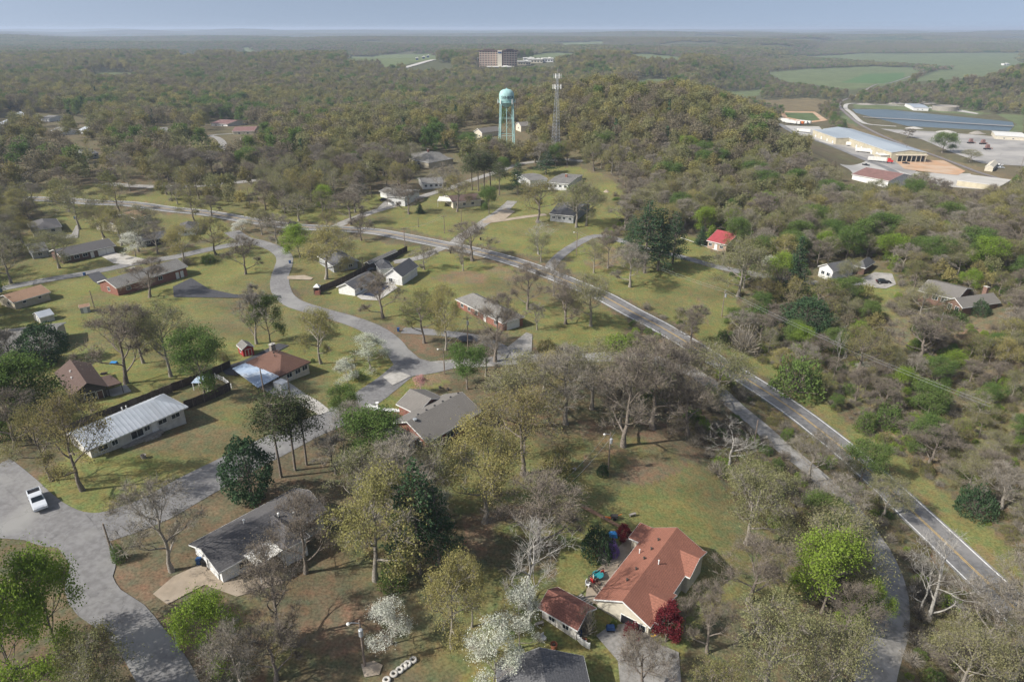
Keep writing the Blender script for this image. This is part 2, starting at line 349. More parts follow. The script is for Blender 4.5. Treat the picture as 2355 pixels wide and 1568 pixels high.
MDRIVE = [(1130, 838), (1165, 815), (1130, 790), (1080, 775), (1000, 765), (925, 760)]
POND = [(1958, 252), (2040, 253), (2136, 259), (2230, 267), (2326, 278), (2331, 291), (2319, 303), (2230, 299), (2136, 294), (2003, 286), (1976, 270)]
LAWN = [
 [(-30, 600), (120, 580), (260, 590), (420, 570), (560, 545), (640, 565), (665, 600), (640, 640), (650, 690), (760, 735), (850, 755), (905, 810), (900, 870), (850, 925), (770, 950), (700, 975), (540, 1060), (430, 1140), (250, 1200), (110, 1190), (60, 1120), (160, 1050), (60, 960), (-30, 900)],
 [(650, 590), (700, 540), (1000, 572), (1060, 590), (1180, 615), (1300, 660), (1460, 740), (1420, 800), (1240, 810), (1200, 770), (1000, 755), (860, 740), (700, 700), (655, 650)],
 [(800, 515), (860, 490), (950, 462), (1100, 425), (1180, 395), (1320, 380), (1430, 420), (1450, 470), (1420, 520), (1350, 545), (1265, 600), (1100, 560), (950, 530)],
 [(1290, 610), (1340, 565), (1420, 555), (1560, 545), (1640, 600), (1700, 650), (1710, 720), (1650, 775), (1560, 740), (1400, 670)],
 [(1560, 535), (1600, 545), (1670, 605), (1640, 610), (1570, 590)],
 [(1560, 738), (1620, 760), (1700, 805), (1850, 890), (2010, 1010), (2160, 1120), (2380, 1290), (2420, 1440), (2300, 1330), (2150, 1190), (1980, 1040), (1800, 890), (1620, 790)],
 [(1430, 1140), (1520, 1060), (1640, 1060), (1700, 1190), (1850, 1260), (1860, 1400), (1700, 1370), (1640, 1400), (1570, 1500), (1570, 1600), (1350, 1620), (1040, 1620), (1150, 1440), (1290, 1340), (1290, 1240), (1370, 1180)],
 [(850, 930), (905, 880), (1000, 855), (1035, 880), (970, 910), (930, 950), (850, 945)],
 [(1960, 660), (2010, 630), (2060, 640), (2050, 700), (2000, 700)],
]
OPENL = [  # thin lawn under scattered trees
 [(-20, 430), (640, 425), (780, 470), (500, 500), (-20, 560)],
 [(1000, 950), (1250, 1000), (1560, 1010), (1560, 1120), (1300, 1250), (1100, 1210), (1000, 1150)],
 [(520, 1180), (760, 1180), (1000, 1300), (1300, 1330), (1100, 1620), (450, 1620), (350, 1450), (520, 1330)],
 [(1640, 800), (1720, 760), (1960, 880), (2100, 900), (2354, 900), (2354, 1290), (2160, 1120), (1850, 890)],
 [(1960, 620), (2060, 620), (2080, 720), (2190, 770), (2100, 760), (1980, 700)],
]
FIELD = [
 [(1761, 167), (1852, 160), (2002, 153), (2136, 158), (2089, 183), (2036, 197), (1953, 207), (1882, 197), (1802, 187)],
 [(1800, 125), (1983, 124), (2354, 122), (2354, 150), (2300, 152), (2160, 152), (2020, 142), (1883, 133)],
 [(2165, 158), (2230, 148), (2354, 150), (2354, 152), (2260, 178), (2160, 185), (2090, 190)],
 [(1650, 208), (1760, 205), (1745, 220), (1700, 226), (1650, 214)],
 [(1418, 197), (1485, 182), (1558, 187), (1535, 200), (1450, 203)],
 [(180, 173), (250, 167), (327, 170), (300, 177), (220, 179)], [(273, 136), (313, 137), (305, 141), (270, 140)], [(410, 124), (467, 126), (455, 131), (405, 130)],
 [(545, 111), (590, 112), (598, 123), (560, 120)], [(791, 130), (884, 133), (868, 143), (800, 144)], [(1208, 129), (1268, 122), (1348, 126), (1300, 134), (1220, 134)],
 [(1434, 127), (1480, 125), (1569, 132), (1569, 140), (1470, 137)], [(1268, 100), (1384, 96), (1400, 101), (1290, 105)], [(860, 128), (1010, 124), (1000, 138), (880, 160)],
 [(150, 104), (200, 104), (195, 108)], [(2290, 262), (2354, 265), (2354, 305), (2320, 303), (2335, 285)], [(1935, 250), (1985, 285), (1960, 292), (1925, 262)],
 [(1960, 240), (2150, 244), (2280, 262), (2240, 266), (2130, 256), (1965, 250)],
 [(100, 92), (160, 92), (150, 94)], [(440, 96), (520, 97), (470, 99)], [(1700, 92), (1850, 91), (1800, 95)], [(640, 84), (740, 85), (690, 87)],
]
FIELD2 = [[(1933, 190), (1990, 171), (2080, 168), (2080, 180), (2030, 193)]]
DRYVAL = [[(1720, 232), (1850, 225), (1930, 235), (1900, 255), (1800, 262), (1750, 250)], [(1900, 270), (2000, 300), (2100, 340), (2170, 365), (2354, 410), (2354, 430), (2100, 370), (1980, 320)]]
LITTER = [[(1330, 960), (1560, 980), (1600, 1060), (1480, 1120), (1340, 1090)], [(2180, 740), (2300, 760), (2354, 800), (2354, 860), (2250, 830)], [(1960, 940), (2060, 960), (2200, 1060), (2160, 1100), (2060, 1020)], [(10, 1100), (40, 1085), (105, 1068), (120, 1085), (80, 1112), (40, 1130)], [(1060, 1180), (1180, 1160), (1330, 1180), (1260, 1260), (1080, 1290)], [(700, 1330), (860, 1400), (900, 1480), (700, 1500), (560, 1420)],
 [(240, 1290), (400, 1290), (390, 1350), (330, 1400), (260, 1380)], [(350, 1430), (480, 1400), (620, 1480), (600, 1600), (400, 1600)], [(860, 880), (960, 855), (1040, 865), (1000, 885), (900, 915)], [(1335, 595), (1400, 560), (1440, 600), (1370, 640)], [(1560, 620), (1640, 760), (1600, 700)], [(980, 640), (1150, 610), (1230, 640), (1040, 655)], [(850, 745), (960, 760), (1000, 800), (1020, 830), (940, 800)]]
LOTS = [('pale_lot', 'palelot', [(1793, 288), (1883, 292), (1890, 300), (1886, 315), (1930, 335), (1960, 348), (1990, 366), (1920, 340), (1836, 311)], .06),
 ('dock_yard', 'greylot', [(1941, 325), (1990, 330), (2045, 350), (2052, 372), (2110, 385), (2100, 405), (1990, 368), (1900, 330)], .10),
 ('paved_lot', 'greylot', [(2023, 297), (2169, 305), (2354, 321), (2440, 330), (2440, 400), (2354, 383), (2259, 377), (2192, 353), (2119, 322)], .08),
 ('building_plot', 'orangedirt', [(2059, 373), (2110, 369), (2169, 370), (2219, 395), (2202, 404), (2156, 400), (2079, 390)], .16),
 ('gravel_lot', 'palelot', [(1930, 378), (1990, 372), (2050, 385), (2120, 398), (2230, 400), (2354, 440), (2340, 455), (2100, 420), (2050, 435), (1960, 400)], .06),
 ('ball_field', 'orangedirt', [(1793, 257), (1873, 258), (1903, 278), (1856, 284), (1799, 272)], .06),
 ('infield_grass', 'fieldgrass', [(1803, 260), (1868, 261), (1885, 277), (1858, 280), (1810, 271)], .2),
 ('works_track', 'palelot', [(2136, 247), (2200, 252), (2250, 262), (2245, 264), (2190, 256), (2136, 250)], .1)]
DRIVES = [('driveway', 'tanconcrete', [(352, 1366), (400, 1325), (470, 1293), (500, 1330), (570, 1330), (640, 1325), (655, 1340), (545, 1372), (470, 1345), (385, 1390)], 'tan concrete driveway to the long dark grey house with white patio cover'),
 ('driveway', 'concrete', [(235, 548), (268, 583), (340, 598), (302, 610), (262, 607), (233, 590)], 'pale driveway in front of the double white garage doors'),
 ('driveway', 'darkasphalt', [(200, 632), (228, 625), (262, 655), (235, 660), (215, 648)], 'dark drive at the west end of the long brick house'),
 ('driveway', 'darkasphalt', [(398, 660), (440, 640), (480, 665), (540, 678), (645, 680), (648, 686), (530, 686), (400, 684)], 'black asphalt drive curving from the road to the brick house garage'),
 ('driveway', 'concrete', [(590, 890), (650, 870), (700, 905), (735, 925), (760, 945), (735, 955), (680, 925), (640, 915)], 'concrete drive below the blue metal carport'),
 ('driveway', 'darkasphalt', [(505, 848), (560, 830), (640, 790), (665, 795), (560, 850), (545, 865), (520, 862)], 'dark paved strip behind the hip roofed house with the blue carport'),
 ('driveway', 'gravel', [(1165, 800), (1210, 765), (1224, 770), (1222, 812), (1185, 826)], 'pale gravel apron by the brick house with the worn roof'),
 ('driveway', 'gravel', [(868, 480), (893, 455), (900, 462), (890, 472), (918, 470), (872, 486)], 'grey gravel drive beside the white two level house'),
 ('driveway', 'tanconcrete', [(1110, 510), (1160, 480), (1184, 487), (1155, 510)], 'tan concrete apron where the short lane widens'),
 ('driveway', 'gravel', [(1979, 642), (2010, 627), (2050, 630), (2060, 655), (2035, 665), (1985, 660)], 'tan parking court beside the white gabled house in the wood'),
 ('patio', 'concrete', [(820, 683), (832, 690), (870, 692), (915, 662), (897, 648), (858, 650)], 'pale concrete deck around the covered swimming pool'),
 ('patio', 'tanconcrete', [(1440, 1238), (1462, 1248), (1470, 1262), (1440, 1325), (1390, 1400), (1345, 1378), (1352, 1330), (1395, 1290)], 'tan concrete patio along the terracotta roofed house'),
 ('driveway', 'gravel', [(1370, 1462), (1400, 1440), (1460, 1430), (1510, 1480), (1560, 1500), (1570, 1620), (1430, 1620), (1420, 1520)], 'tan gravel turning area in front of the terracotta roofed house'),
 ('garden_path', 'whitepaint', [(842, 932), (850, 930), (872, 938), (945, 944), (950, 950), (868, 946), (845, 940)], 'white walk curving across the lawn to the brick house'),
 ('driveway', 'gravel', [(110, 545), (165, 540), (175, 520), (182, 520), (180, 548), (120, 552)], 'pale drive past the grey roofed house at the wood edge'),
 ('driveway', 'tanconcrete', [(661, 636), (700, 634), (720, 640), (715, 645), (661, 643)], 'tan drive stub off the curve of the village road'),
 ('driveway', 'concrete', [(880, 868), (908, 851), (945, 866), (903, 887)], 'pale concrete patch set in the road by the junction'),
 ('garden_bed', 'tanconcrete', [(830, 1528), (860, 1520), (880, 1530), (872, 1552), (838, 1558)], 'bare garden bed ringed with stones beside the lamp pole'),
 ('garden_bed', 'redearth', [(1330, 1165), (1348, 1165), (1425, 1208), (1420, 1213)], 'strip of bare red earth beside the green yard'),
]
LAWNT = [
 [(480, 450), (620, 470), (740, 475), (780, 460), (870, 445), (910, 455), (820, 500), (740, 515), (600, 500), (500, 485), (220, 462), (230, 448)],
 [(60, 500), (200, 500), (360, 490), (500, 500), (540, 540), (420, 560), (260, 585), (60, 600)],
]
# ---------------------------------------------------------------- ground sheet
def ground():
    rr = np.concatenate([[18], np.exp(np.linspace(math.log(28), math.log(60000), 640))])
    th = np.concatenate([np.radians(np.linspace(-48, 48, 620)), np.radians(np.linspace(51, 309, 62))])
    nr, na = len(rr), len(th); A, Rr = np.meshgrid(th, rr)
    X = Rr * np.sin(A); Y = Rr * np.cos(A); ZZ = zt(X, Y)
    X, Y, ZZ = X.ravel(), Y.ravel(), ZZ.ravel(); rad = Rr.ravel()
    wx = X + (fbm(X / 7, Y / 7) - .5) * np.clip(rad * .03, 3, 60); wy = Y + (fbm(X / 7 + 50, Y / 7 + 20) - .5) * np.clip(rad * .03, 3, 60)
    n1 = fbm(X / 22, Y / 22); n2 = fbm(X / 6 + 9, Y / 6); n3 = fbm(X / 160, Y / 160)
    far = np.clip((rad - 700) / 900, 0, 1)[:, None]
    c = lambda *a: np.array(a)[None, :]
    wood = c(.138, .106, .072) * (1 - n1[:, None] * .5) + c(.06, .072, .028) * n1[:, None]
    wood = wood * (.8 + .4 * n2[:, None])
    farc = c(.10, .095, .055) * (1 - n3[:, None]) + c(.075, .09, .05) * n3[:, None]
    colr = wood * (1 - far) + farc * far
    def blend(colr, m, cc): m = m[:, None]; return colr * (1 - m) + cc * m
    lawnc = c(.158, .165, .052) * (1 - n2[:, None] * .5) + c(.19, .165, .085) * n2[:, None] * .55 + c(.03, .035, .005) * (n1[:, None] - .5)
    for p in OPENL:
        w = pw(p); m = inpoly(wx, wy, w) * np.clip((n1 - .42) * 5, 0, .75)
        colr = blend(colr, m, lawnc * .92)
    for p in LAWN + LAWNT:
        w = pw(p); m = inpoly(wx, wy, w).astype(float)
        m = m * np.clip(.72 + (n1 - .36) * 2.2, .35, 1)
        colr = blend(colr, m, lawnc)
    for p in FIELD: colr = blend(colr, inpoly(X, Y, pw(p)).astype(float), c(.13, .155, .075) * (.75 + .5 * n1[:, None]))
    for p in FIELD2: colr = blend(colr, inpoly(X, Y, pw(p)).astype(float), c(.09, .15, .06) + 0 * n1[:, None])
    for p in DRYVAL: colr = blend(colr, inpoly(wx, wy, pw(p)) * .8, c(.19, .15, .085) * (.8 + .4 * n1[:, None]))
    for p in LITTER:
        m = inpoly(wx, wy, pw(p)) * np.clip((n2 - .3) * 3, 0, .8); colr = blend(colr, m, c(.195, .14, .092) * (.75 + .5 * n1[:, None]))
    shoulder = distline(X, Y, pw(HIGHWAY)); colr = blend(colr, np.clip(1 - np.abs(shoulder - 5.6) / 1.4, 0, 1) * (n2 > .5) * .6, c(.21, .145, .09) + 0 * n1[:, None])
    vs = np.column_stack([X, Y, ZZ]); cz = len(vs)
    vs = np.vstack([vs, [[0, 0, Z(0, 0)]]]); colr = np.vstack([colr, colr[:1]])
    idx = np.arange(nr * na).reshape(nr, na); nx = np.roll(idx, -1, axis=1)
    f = np.stack([idx[:-1], nx[:-1], nx[1:], idx[1:]], -1).reshape(-1, 4)[:, ::-1]
    fs = f.tolist() + [[cz, int(nx[0, k]), int(idx[0, k])][::-1] for k in range(na)]
    me = bpy.data.meshes.new('ground'); me.from_pydata(vs.tolist(), [], fs); me.update()
    if me.polygons[10].normal.z < 0: me.flip_normals()
    at = me.color_attributes.new('soil', 'FLOAT_COLOR', 'POINT')
    at.data.foreach_set('color', np.column_stack([np.clip(colr, .005, 1), np.ones(len(colr))]).ravel())
    me.polygons.foreach_set('use_smooth', [True] * len(me.polygons))
    m = bpy.data.materials.new('ground_cover'); m.use_nodes = True; t = m.node_tree; p = t.nodes['Principled BSDF']
    p.inputs['Roughness'].default_value = 1; p.inputs['Specular IOR Level'].default_value = .05
    a = t.nodes.new('ShaderNodeVertexColor'); a.layer_name = 'soil'; tc = t.nodes.new('ShaderNodeTexCoord'); out = a.outputs[0]
    for sc_, lo, hi, tint in ((2.6, .62, 1.38, 0), (.55, .76, 1.24, 1), (.09, .86, 1.14, 0)):
        nz = t.nodes.new('ShaderNodeTexNoise'); nz.inputs['Scale'].default_value = sc_; nz.inputs['Detail'].default_value = 4; nz.inputs['Roughness'].default_value = .6
        t.links.new(tc.outputs['Object'], nz.inputs['Vector']); mr = t.nodes.new('ShaderNodeMapRange')
        mr.inputs[1].default_value = .3; mr.inputs[2].default_value = .7; mr.inputs[3].default_value = lo; mr.inputs[4].default_value = hi; t.links.new(nz.outputs[0], mr.inputs[0])
        mx = t.nodes.new('ShaderNodeMixRGB'); mx.blend_type = 'MULTIPLY'; mx.inputs[0].default_value = 1
        src = mr.outputs[0]
        if tint:
            cb = t.nodes.new('ShaderNodeCombineXYZ'); t.links.new(mr.outputs[0], cb.inputs[0]); cb.inputs[1].default_value = 1; cb.inputs[2].default_value = 1; src = cb.outputs[0]
        t.links.new(out, mx.inputs[1]); t.links.new(src, mx.inputs[2]); out = mx.outputs[0]
    t.links.new(out, p.inputs['Base Color'])
    me.materials.append(m); o = bpy.data.objects.new('ground', me); COL.objects.link(o); tag(o, kind='structure')
ground()
M['fieldgrass'] = mat('field_grass', (.10, .14, .045), (.08, .11, .04), .1)
def smooth_line(pts, step):
    p = [Vector((x, y)) for x, y in pts]; out = []
    for i in range(len(p) - 1):
        p0, p1, p2, p3 = p[max(i - 1, 0)], p[i], p[i + 1], p[min(i + 2, len(p) - 1)]
        n = max(2, int((p2 - p1).length / step))
        for k in range(n):
            t = k / n; out.append(.5 * ((2 * p1) + (p2 - p0) * t + (2 * p0 - 5 * p1 + 4 * p2 - p3) * t * t + (3 * p1 - p0 - 3 * p2 + p3) * t ** 3))
    out.append(p[-1]); return out
def lift_at(x, y, l): return l + .00022 * math.hypot(x, y)
def strip(name, m, px, w, lift=.05, off=0.0, step=2.0, world=False, wend=None, wob=.12, **kw):
    pts = px if world else pw(px); r = math.hypot(*pts[len(pts) // 2]); c = smooth_line(pts, max(step, r * .012)); nw = 5; mb = MB(); n = len(c)
    for i, p in enumerate(c):
        d = (c[min(i + 1, n - 1)] - c[max(i - 1, 0)]).normalized(); q = Vector((-d.y, d.x)); ww = w if wend is None else w + (wend - w) * i / (n - 1)
        if wob and ww > 2 and name != 'highway': ww += wob * 5 * (float(fbm(np.array([p.x / 5]), np.array([p.y / 5]))[0]) - .5) * 2
        for k in range(nw):
            s = p + q * (off + ww * (k / (nw - 1) - .5)); mb.v.append((s.x, s.y, Z(s.x, s.y) + lift_at(s.x, s.y, lift)))
    mb.f = [(i * nw + k, (i + 1) * nw + k, (i + 1) * nw + k + 1, i * nw + k + 1) for i in range(n - 1) for k in range(nw - 1)]; mb.mi = [0] * len(mb.f)
    o = mb.build(name, m); 
    if o.data.polygons[0].normal.z < 0: o.data.flip_normals()
    return tag(o, **(kw or dict(kind='structure')))
def patch(name, m, px, lift=.05, flat=None, step=None, **kw):
    pts = pw(px) if flat is None else [(P(u, v, flat).x, P(u, v, flat).y) for u, v in px]
    cx = sum(p[0] for p in pts) / len(pts); cy = sum(p[1] for p in pts) / len(pts); r = math.hypot(cx, cy); st = step or max(1.5, r * .014)
    b = []
    for i in range(len(pts)):
        a, c = Vector(pts[i]), Vector(pts[(i + 1) % len(pts)]); n = max(1, int((c - a).length / st))
        b += [a + (c - a) * k / n for k in range(n)]
    xs = [p.x for p in b]; ys = [p.y for p in b]; ins = []
    gx, gy = np.meshgrid(np.arange(min(xs) + st / 2, max(xs), st), np.arange(min(ys) + st / 2, max(ys), st)); gx = gx.ravel(); gy = gy.ravel()
    k = inpoly(gx, gy, pts) & (distline(gx, gy, [tuple(q) for q in b] + [tuple(b[0])]) > st * .4)
    ins = [Vector((x, y)) for x, y in zip(gx[k], gy[k])]
    nb = len(b); v, e, f, _, _, _ = geometry.delaunay_2d_cdt(b + ins, [], [list(range(nb))], 1, 1e-5)
    mb = MB(); mb.v = [(q.x, q.y, (Z(q.x, q.y) if flat is None else flat) + lift_at(q.x, q.y, lift)) for q in v]; mb.f = [tuple(x) for x in f]; mb.mi = [0] * len(f)
    o = mb.build(name, m)
    if len(o.data.polygons) and o.data.polygons[0].normal.z < 0: o.data.flip_normals()
    return tag(o, **(kw or dict(kind='structure')))
strip('highway', 'road', HIGHWAY, 8.4, .05)
strip('yellow_line', 'yellowpaint', HIGHWAY, .16, .09, .17); strip('yellow_line', 'yellowpaint', HIGHWAY, .16, .09, -.17)
strip('white_line', 'whitepaint', HIGHWAY, .30, .09, 3.6); strip('white_line', 'whitepaint', HIGHWAY, .30, .09, -3.6)
strip('old_road', 'gravel', FRONTAGE, 5.4, .03)
strip('village_road', 'asphalt', LOCAL, 6.2, .04); strip('south_road', 'asphalt', SOUTH, 7.0, .03, wend=8.5)
patch('road_junction', 'asphalt', [(905, 785), (935, 800), (965, 825), (1005, 836), (1045, 834), (1042, 848), (1000, 858), (945, 866), (905, 890), (870, 880), (900, 855), (908, 825), (895, 800)], .06)
patch('road_junction', 'asphalt', [(60, 1170), (120, 1195), (230, 1198), (255, 1228), (236, 1266), (160, 1262), (60, 1242), (-40, 1235), (-40, 1140), (0, 1110)], .06)
strip('spur_road', 'asphalt', SPUR, 5.7, .08); strip('west_road', 'asphalt', WESTRD, 5.6, .05); strip('upper_road', 'gravel', UPRD, 5.0, .03)
strip('short_lane', 'gravel', MIDRD, 5.5, .02); strip('lane', 'tanconcrete', MIDDRV, 3.5, .06); strip('east_lane', 'asphalt', ROWRD, 4.2, .03); strip('lane', 'gravel', POOLRD, 4.5, .07)
strip('far_lane', 'gravel', FARRD, 6, .05); strip('wood_lane', 'gravel', FORRD, 5, .05); strip('valley_road', 'asphalt', VALRD, 8, .12); strip('railway', 'rail', RAIL, 5, .2)
strip('railway_track', 'steel', RAIL, .35, .35, .72); strip('railway_track', 'steel', RAIL, .35, .35, -.72)
strip('levee_road', 'palelot', LEVEE, 6, .2); strip('far_highway', 'palelot', FARHW, 14, .6); strip('loop_drive', 'asphalt', MDRIVE, 4.5, .05)
patch('pond', 'water', POND, .1, flat=VZ + .35, kind='structure')
strip('dyke', 'stone', DYKE, 7, 1.0)
for n, m, p, l in LOTS: patch(n, m, p, l)
for i, (n, m, p, l) in enumerate(DRIVES): patch(n, m, p, .10 + .004 * i)
# ---------------------------------------------------------------- trees
class TB:                                # tree geometry collected in numpy
    def __init__(s): s.V = []; s.F = []; s.Mi = []; s.n = 0
    def tube(s, pts, rad, n=4, mi=0):
        pts = np.asarray(pts); d = np.gradient(pts, axis=0); d /= np.linalg.norm(d, axis=1)[:, None] + 1e-9
        ref = np.where(np.abs(d[:, 2:3]) < .9, np.array([[0, 0, 1.]]), np.array([[1., 0, 0]]))
        a = np.cross(d, ref); a /= np.linalg.norm(a, axis=1)[:, None] + 1e-9; b = np.cross(d, a); m = len(pts)
        t = np.arange(n) * 2 * np.pi / n
        ring = pts[:, None] + (a[:, None] * np.cos(t)[None, :, None] + b[:, None] * np.sin(t)[None, :, None]) * np.asarray(rad)[:, None, None]
        i = np.arange(m - 1)[:, None] * n; k = np.arange(n)[None]; k2 = (k + 1) % n
        f = np.stack([i + k, i + k2, i + n + k2, i + n + k], -1).reshape(-1, 4) + s.n
        s.V.append(ring.reshape(-1, 3)); s.F.append(f); s.Mi.append(np.full(len(f), mi)); s.n += m * n
    def quads(s, c, size, rng, mi=1, up=0.0, asp=1.0):
        n = len(c); a = rng.normal(size=(n, 3)); b = rng.normal(size=(n, 3)); a[:, 2] *= 1 - up; b[:, 2] *= 1 - up
        a /= np.linalg.norm(a, axis=1)[:, None]; b -= (a * b).sum(1)[:, None] * a; b /= np.linalg.norm(b, axis=1)[:, None]
        sz = (size * rng.uniform(.6, 1.3, n))[:, None]; a = a * sz * .5 * asp; b = b * sz * .5
        k = rng.uniform(.5, 1.1, (4, n, 1))
        v = np.stack([c - a * k[0], c + b * k[1], c + a * k[2], c - b * k[3]], 1).reshape(-1, 3)
        f = np.arange(4 * n).reshape(n, 4) + s.n; s.V.append(v); s.F.append(f); s.Mi.append(np.full(n, mi)); s.n += 4 * n
    def twigs(s, p0, p1, r, mi=0):      # very thin two-sided slivers
        n = len(p0); d = p1 - p0; q = np.cross(d, np.random.RandomState(5).normal(size=(n, 3))); q /= np.linalg.norm(q, axis=1)[:, None] + 1e-9
        v = np.stack([p0 - q * r, p0 + q * r, p1 + q * r * .4, p1 - q * r * .4], 1).reshape(-1, 3)
        f = np.arange(4 * n).reshape(n, 4) + s.n; s.V.append(v); s.F.append(f); s.Mi.append(np.full(n, mi)); s.n += 4 * n
    def mesh(s, name, mats):
        V = np.concatenate(s.V); F = np.concatenate(s.F).astype(np.int32); me = bpy.data.meshes.new(name)
        me.vertices.add(len(V)); me.vertices.foreach_set('co', V.astype(np.float32).ravel()); nf = len(F)
        me.loops.add(nf * 4); me.loops.foreach_set('vertex_index', F.ravel()); me.polygons.add(nf)
        me.polygons.foreach_set('loop_start', np.arange(nf, dtype=np.int32) * 4)
        for m in mats: me.materials.append(M[m])
        me.polygons.foreach_set('material_index', np.concatenate(s.Mi).astype(np.int32)); me.update(calc_edges=True); return me
def broadleaf(seed, bark, leaf, H_=15.0, crown=6.3, base=.3, depth=4, kids=3, leaves=6, lsize=.42, limbs=8, spread=1.0, tr=.32, twig=.024, ntw=3, bend=.25, ljit=.5, lofrac=1.0, seg=4, vase=0.0):
    rng = np.random.RandomState(seed); T, C = TB(), TB(); tips = []; tdir = []
    top = np.array([rng.normal(0, .5), rng.normal(0, .5), H_ * .72]); pts = [np.zeros(3)]
    for i in range(1, 7): t = i / 6; pts.append(np.array([top[0] * t + rng.normal(0, .12), top[1] * t + rng.normal(0, .12), top[2] * t]))
    pts = np.array(pts); rad = tr * (1 - .8 * np.linspace(0, 1, 7)) ; rad[0] *= 1.45
    T.tube(pts, rad, 8)
    cen = np.array([0, 0, H_ * .60])
    def rec(p, d, L, r, lev):
        n = 4; q = [p]; dd = d.copy()
        for i in range(n):
            dd = dd + rng.normal(0, bend * .55, 3) + np.array([0, 0, .06 + vase * .1]); dd /= np.linalg.norm(dd); q.append(q[-1] + dd * L / n)
        q = np.array(q); rr = r * np.linspace(1, .6, n + 1)
        (T if lev <= 1 else C).tube(q, rr, 5 if lev <= 1 else (4 if lev == 2 else 3), 0)
        if lev >= depth: tips.append(q[-1]); tdir.append(dd); tips.append(q[2]); tdir.append(dd); return
        for j in range(kids):
            at = q[-1] if j < 2 else q[rng.randint(2, n)]
            ax = rng.normal(size=3); ax -= ax.dot(dd) * dd; ax /= np.linalg.norm(ax); an = R(rng.uniform(18, 48)) if j else R(rng.uniform(5, 25))
            nd = dd * math.cos(an) + ax * math.sin(an); nd[2] += .05
            rel = (at - cen) / np.array([crown, crown, H_ * .40]); over = np.linalg.norm(rel)
            rec(at, nd / np.linalg.norm(nd), L * rng.uniform(.62, .82) * (1.0 if over < .8 else .62), rr[-1] * .80, lev + 1)
    for i in range(limbs):
        t = base + (.72 - base) * (i / max(1, limbs - 1)) ** .8 / .72 * .98; t = min(t, .99)
        k = t * 6; a = int(k); p = pts[min(a, 5)] * (1 - (k - a)) + pts[min(a + 1, 6)] * (k - a)
        az = i * 2.4 + rng.uniform(-.4, .4); el = R((18 + 50 * (i / limbs)) * (1 - vase) + 62 * vase + rng.uniform(-8, 10))
        d = np.array([math.cos(az) * math.cos(el) * spread, math.sin(az) * math.cos(el) * spread, math.sin(el)]); d /= np.linalg.norm(d)
        rec(p, d, crown * .42 * (1.1 - .35 * i / limbs) * rng.uniform(.85, 1.15), tr * (.5 - .22 * i / limbs), 1)
    tp = np.array(tips); td = np.array(tdir); k = np.repeat(np.arange(len(tp)), ntw)
    if ntw:
        e = td[k] + rng.normal(0, .6, (len(k), 3)); e /= np.linalg.norm(e, axis=1)[:, None]; ends = tp[k] + e * rng.uniform(.5, 1.15, (len(k), 1)); C.twigs(tp[k], ends, twig)
    else: ends = tp
    if leaves:
        nl = int(len(ends) * leaves / max(ntw, 1)); kk = rng.randint(0, len(ends), nl); pp = ends[kk] + rng.normal(0, ljit, (nl, 3))
        if lofrac < 1: m = fbm(pp[:, 0] / 1.6 + seed, pp[:, 1] / 1.6 + pp[:, 2] / 2) < .35 + lofrac * .3; pp = pp[m]
        C.quads(pp, lsize, rng, 1)
    return T.mesh('trunk', [bark]), C.mesh('crown', [bark, leaf])
def conifer(seed, leaf, H_=15.0, w=3.0, base=.12, whorls=22, lsize=.55, n=9, bark='bark', shape=1.0, clump=0):
    rng = np.random.RandomState(seed); T, C = TB(), TB()
    T.tube(np.array([[0, 0, 0], [rng.normal(0, .15), rng.normal(0, .15), H_ * .5], [0, 0, H_ * .98]]), [.28, .17, .03], 7)
    for i in range(whorls):
        t = base + (1 - base) * (i + rng.uniform(0, .6)) / whorls; z = H_ * t; k = 5 + rng.randint(3)
        rmax = w * ((1 - t) / (1 - base)) ** shape * rng.uniform(.75, 1.15) + .25
        if clump: rmax = w * math.sqrt(max(.02, 1 - ((t - .72) / .34) ** 2)) * rng.uniform(.5, 1.1)
        for j in range(k):
            az = rng.uniform(0, 6.28); e = np.array([math.cos(az) * rmax, math.sin(az) * rmax, rng.uniform(-.1, .25) * rmax + (.2 if clump else 0)]); p0 = np.array([0, 0, z])
            C.tube(np.array([p0, p0 + e * .5 + [0, 0, .1], p0 + e]), [.05, .03, .012], 3, 0)
            m = max(3, int(n * rmax / w * 2)); tt = rng.uniform(.25, 1.05, m)[:, None] if not clump else rng.uniform(.55, 1.1, m)[:, None]
            C.quads(p0 + e * tt + rng.normal(0, .26 + .3 * bool(clump), (m, 3)), lsize, rng, 1, up=.35)
    return T.mesh('trunk', [bark]), C.mesh('crown', [bark, leaf])
def roundtree(seed, leaf, H_=12.0, w=5.0, n=7000, lsize=.42):
    rng = np.random.RandomState(seed); T, C = TB(), TB(); T.tube(np.array([[0, 0, 0], [.1, 0, H_ * .4], [0, .1, H_ * .85]]), [.3, .2, .05], 7)
    p = rng.normal(size=(n, 3)); p /= np.linalg.norm(p, axis=1)[:, None]; lum = 1 + .16 * np.sin(p[:, :1] * 6 + seed) * np.cos(p[:, 1:2] * 5 + p[:, 2:] * 4) + .08 * np.sin(p[:, 2:] * 11)
    rad = rng.uniform(.45, 1.0, (n, 1)) ** .45 * lum; q = p * rad; q[:, :2] *= (1 - .38 * np.clip(q[:, 2:], 0, 1)); C.quads(q * [w, w, H_ * .48] + [0, 0, H_ * .5], lsize, rng, 1)
    e = p[:160] * [w, w, H_ * .46] * .9; C.twigs(np.zeros((160, 3)) + [0, 0, H_ * .4], e + [0, 0, H_ * .5], .03)
    return T.mesh('trunk', ['bark']), C.mesh('crown', ['bark', leaf])
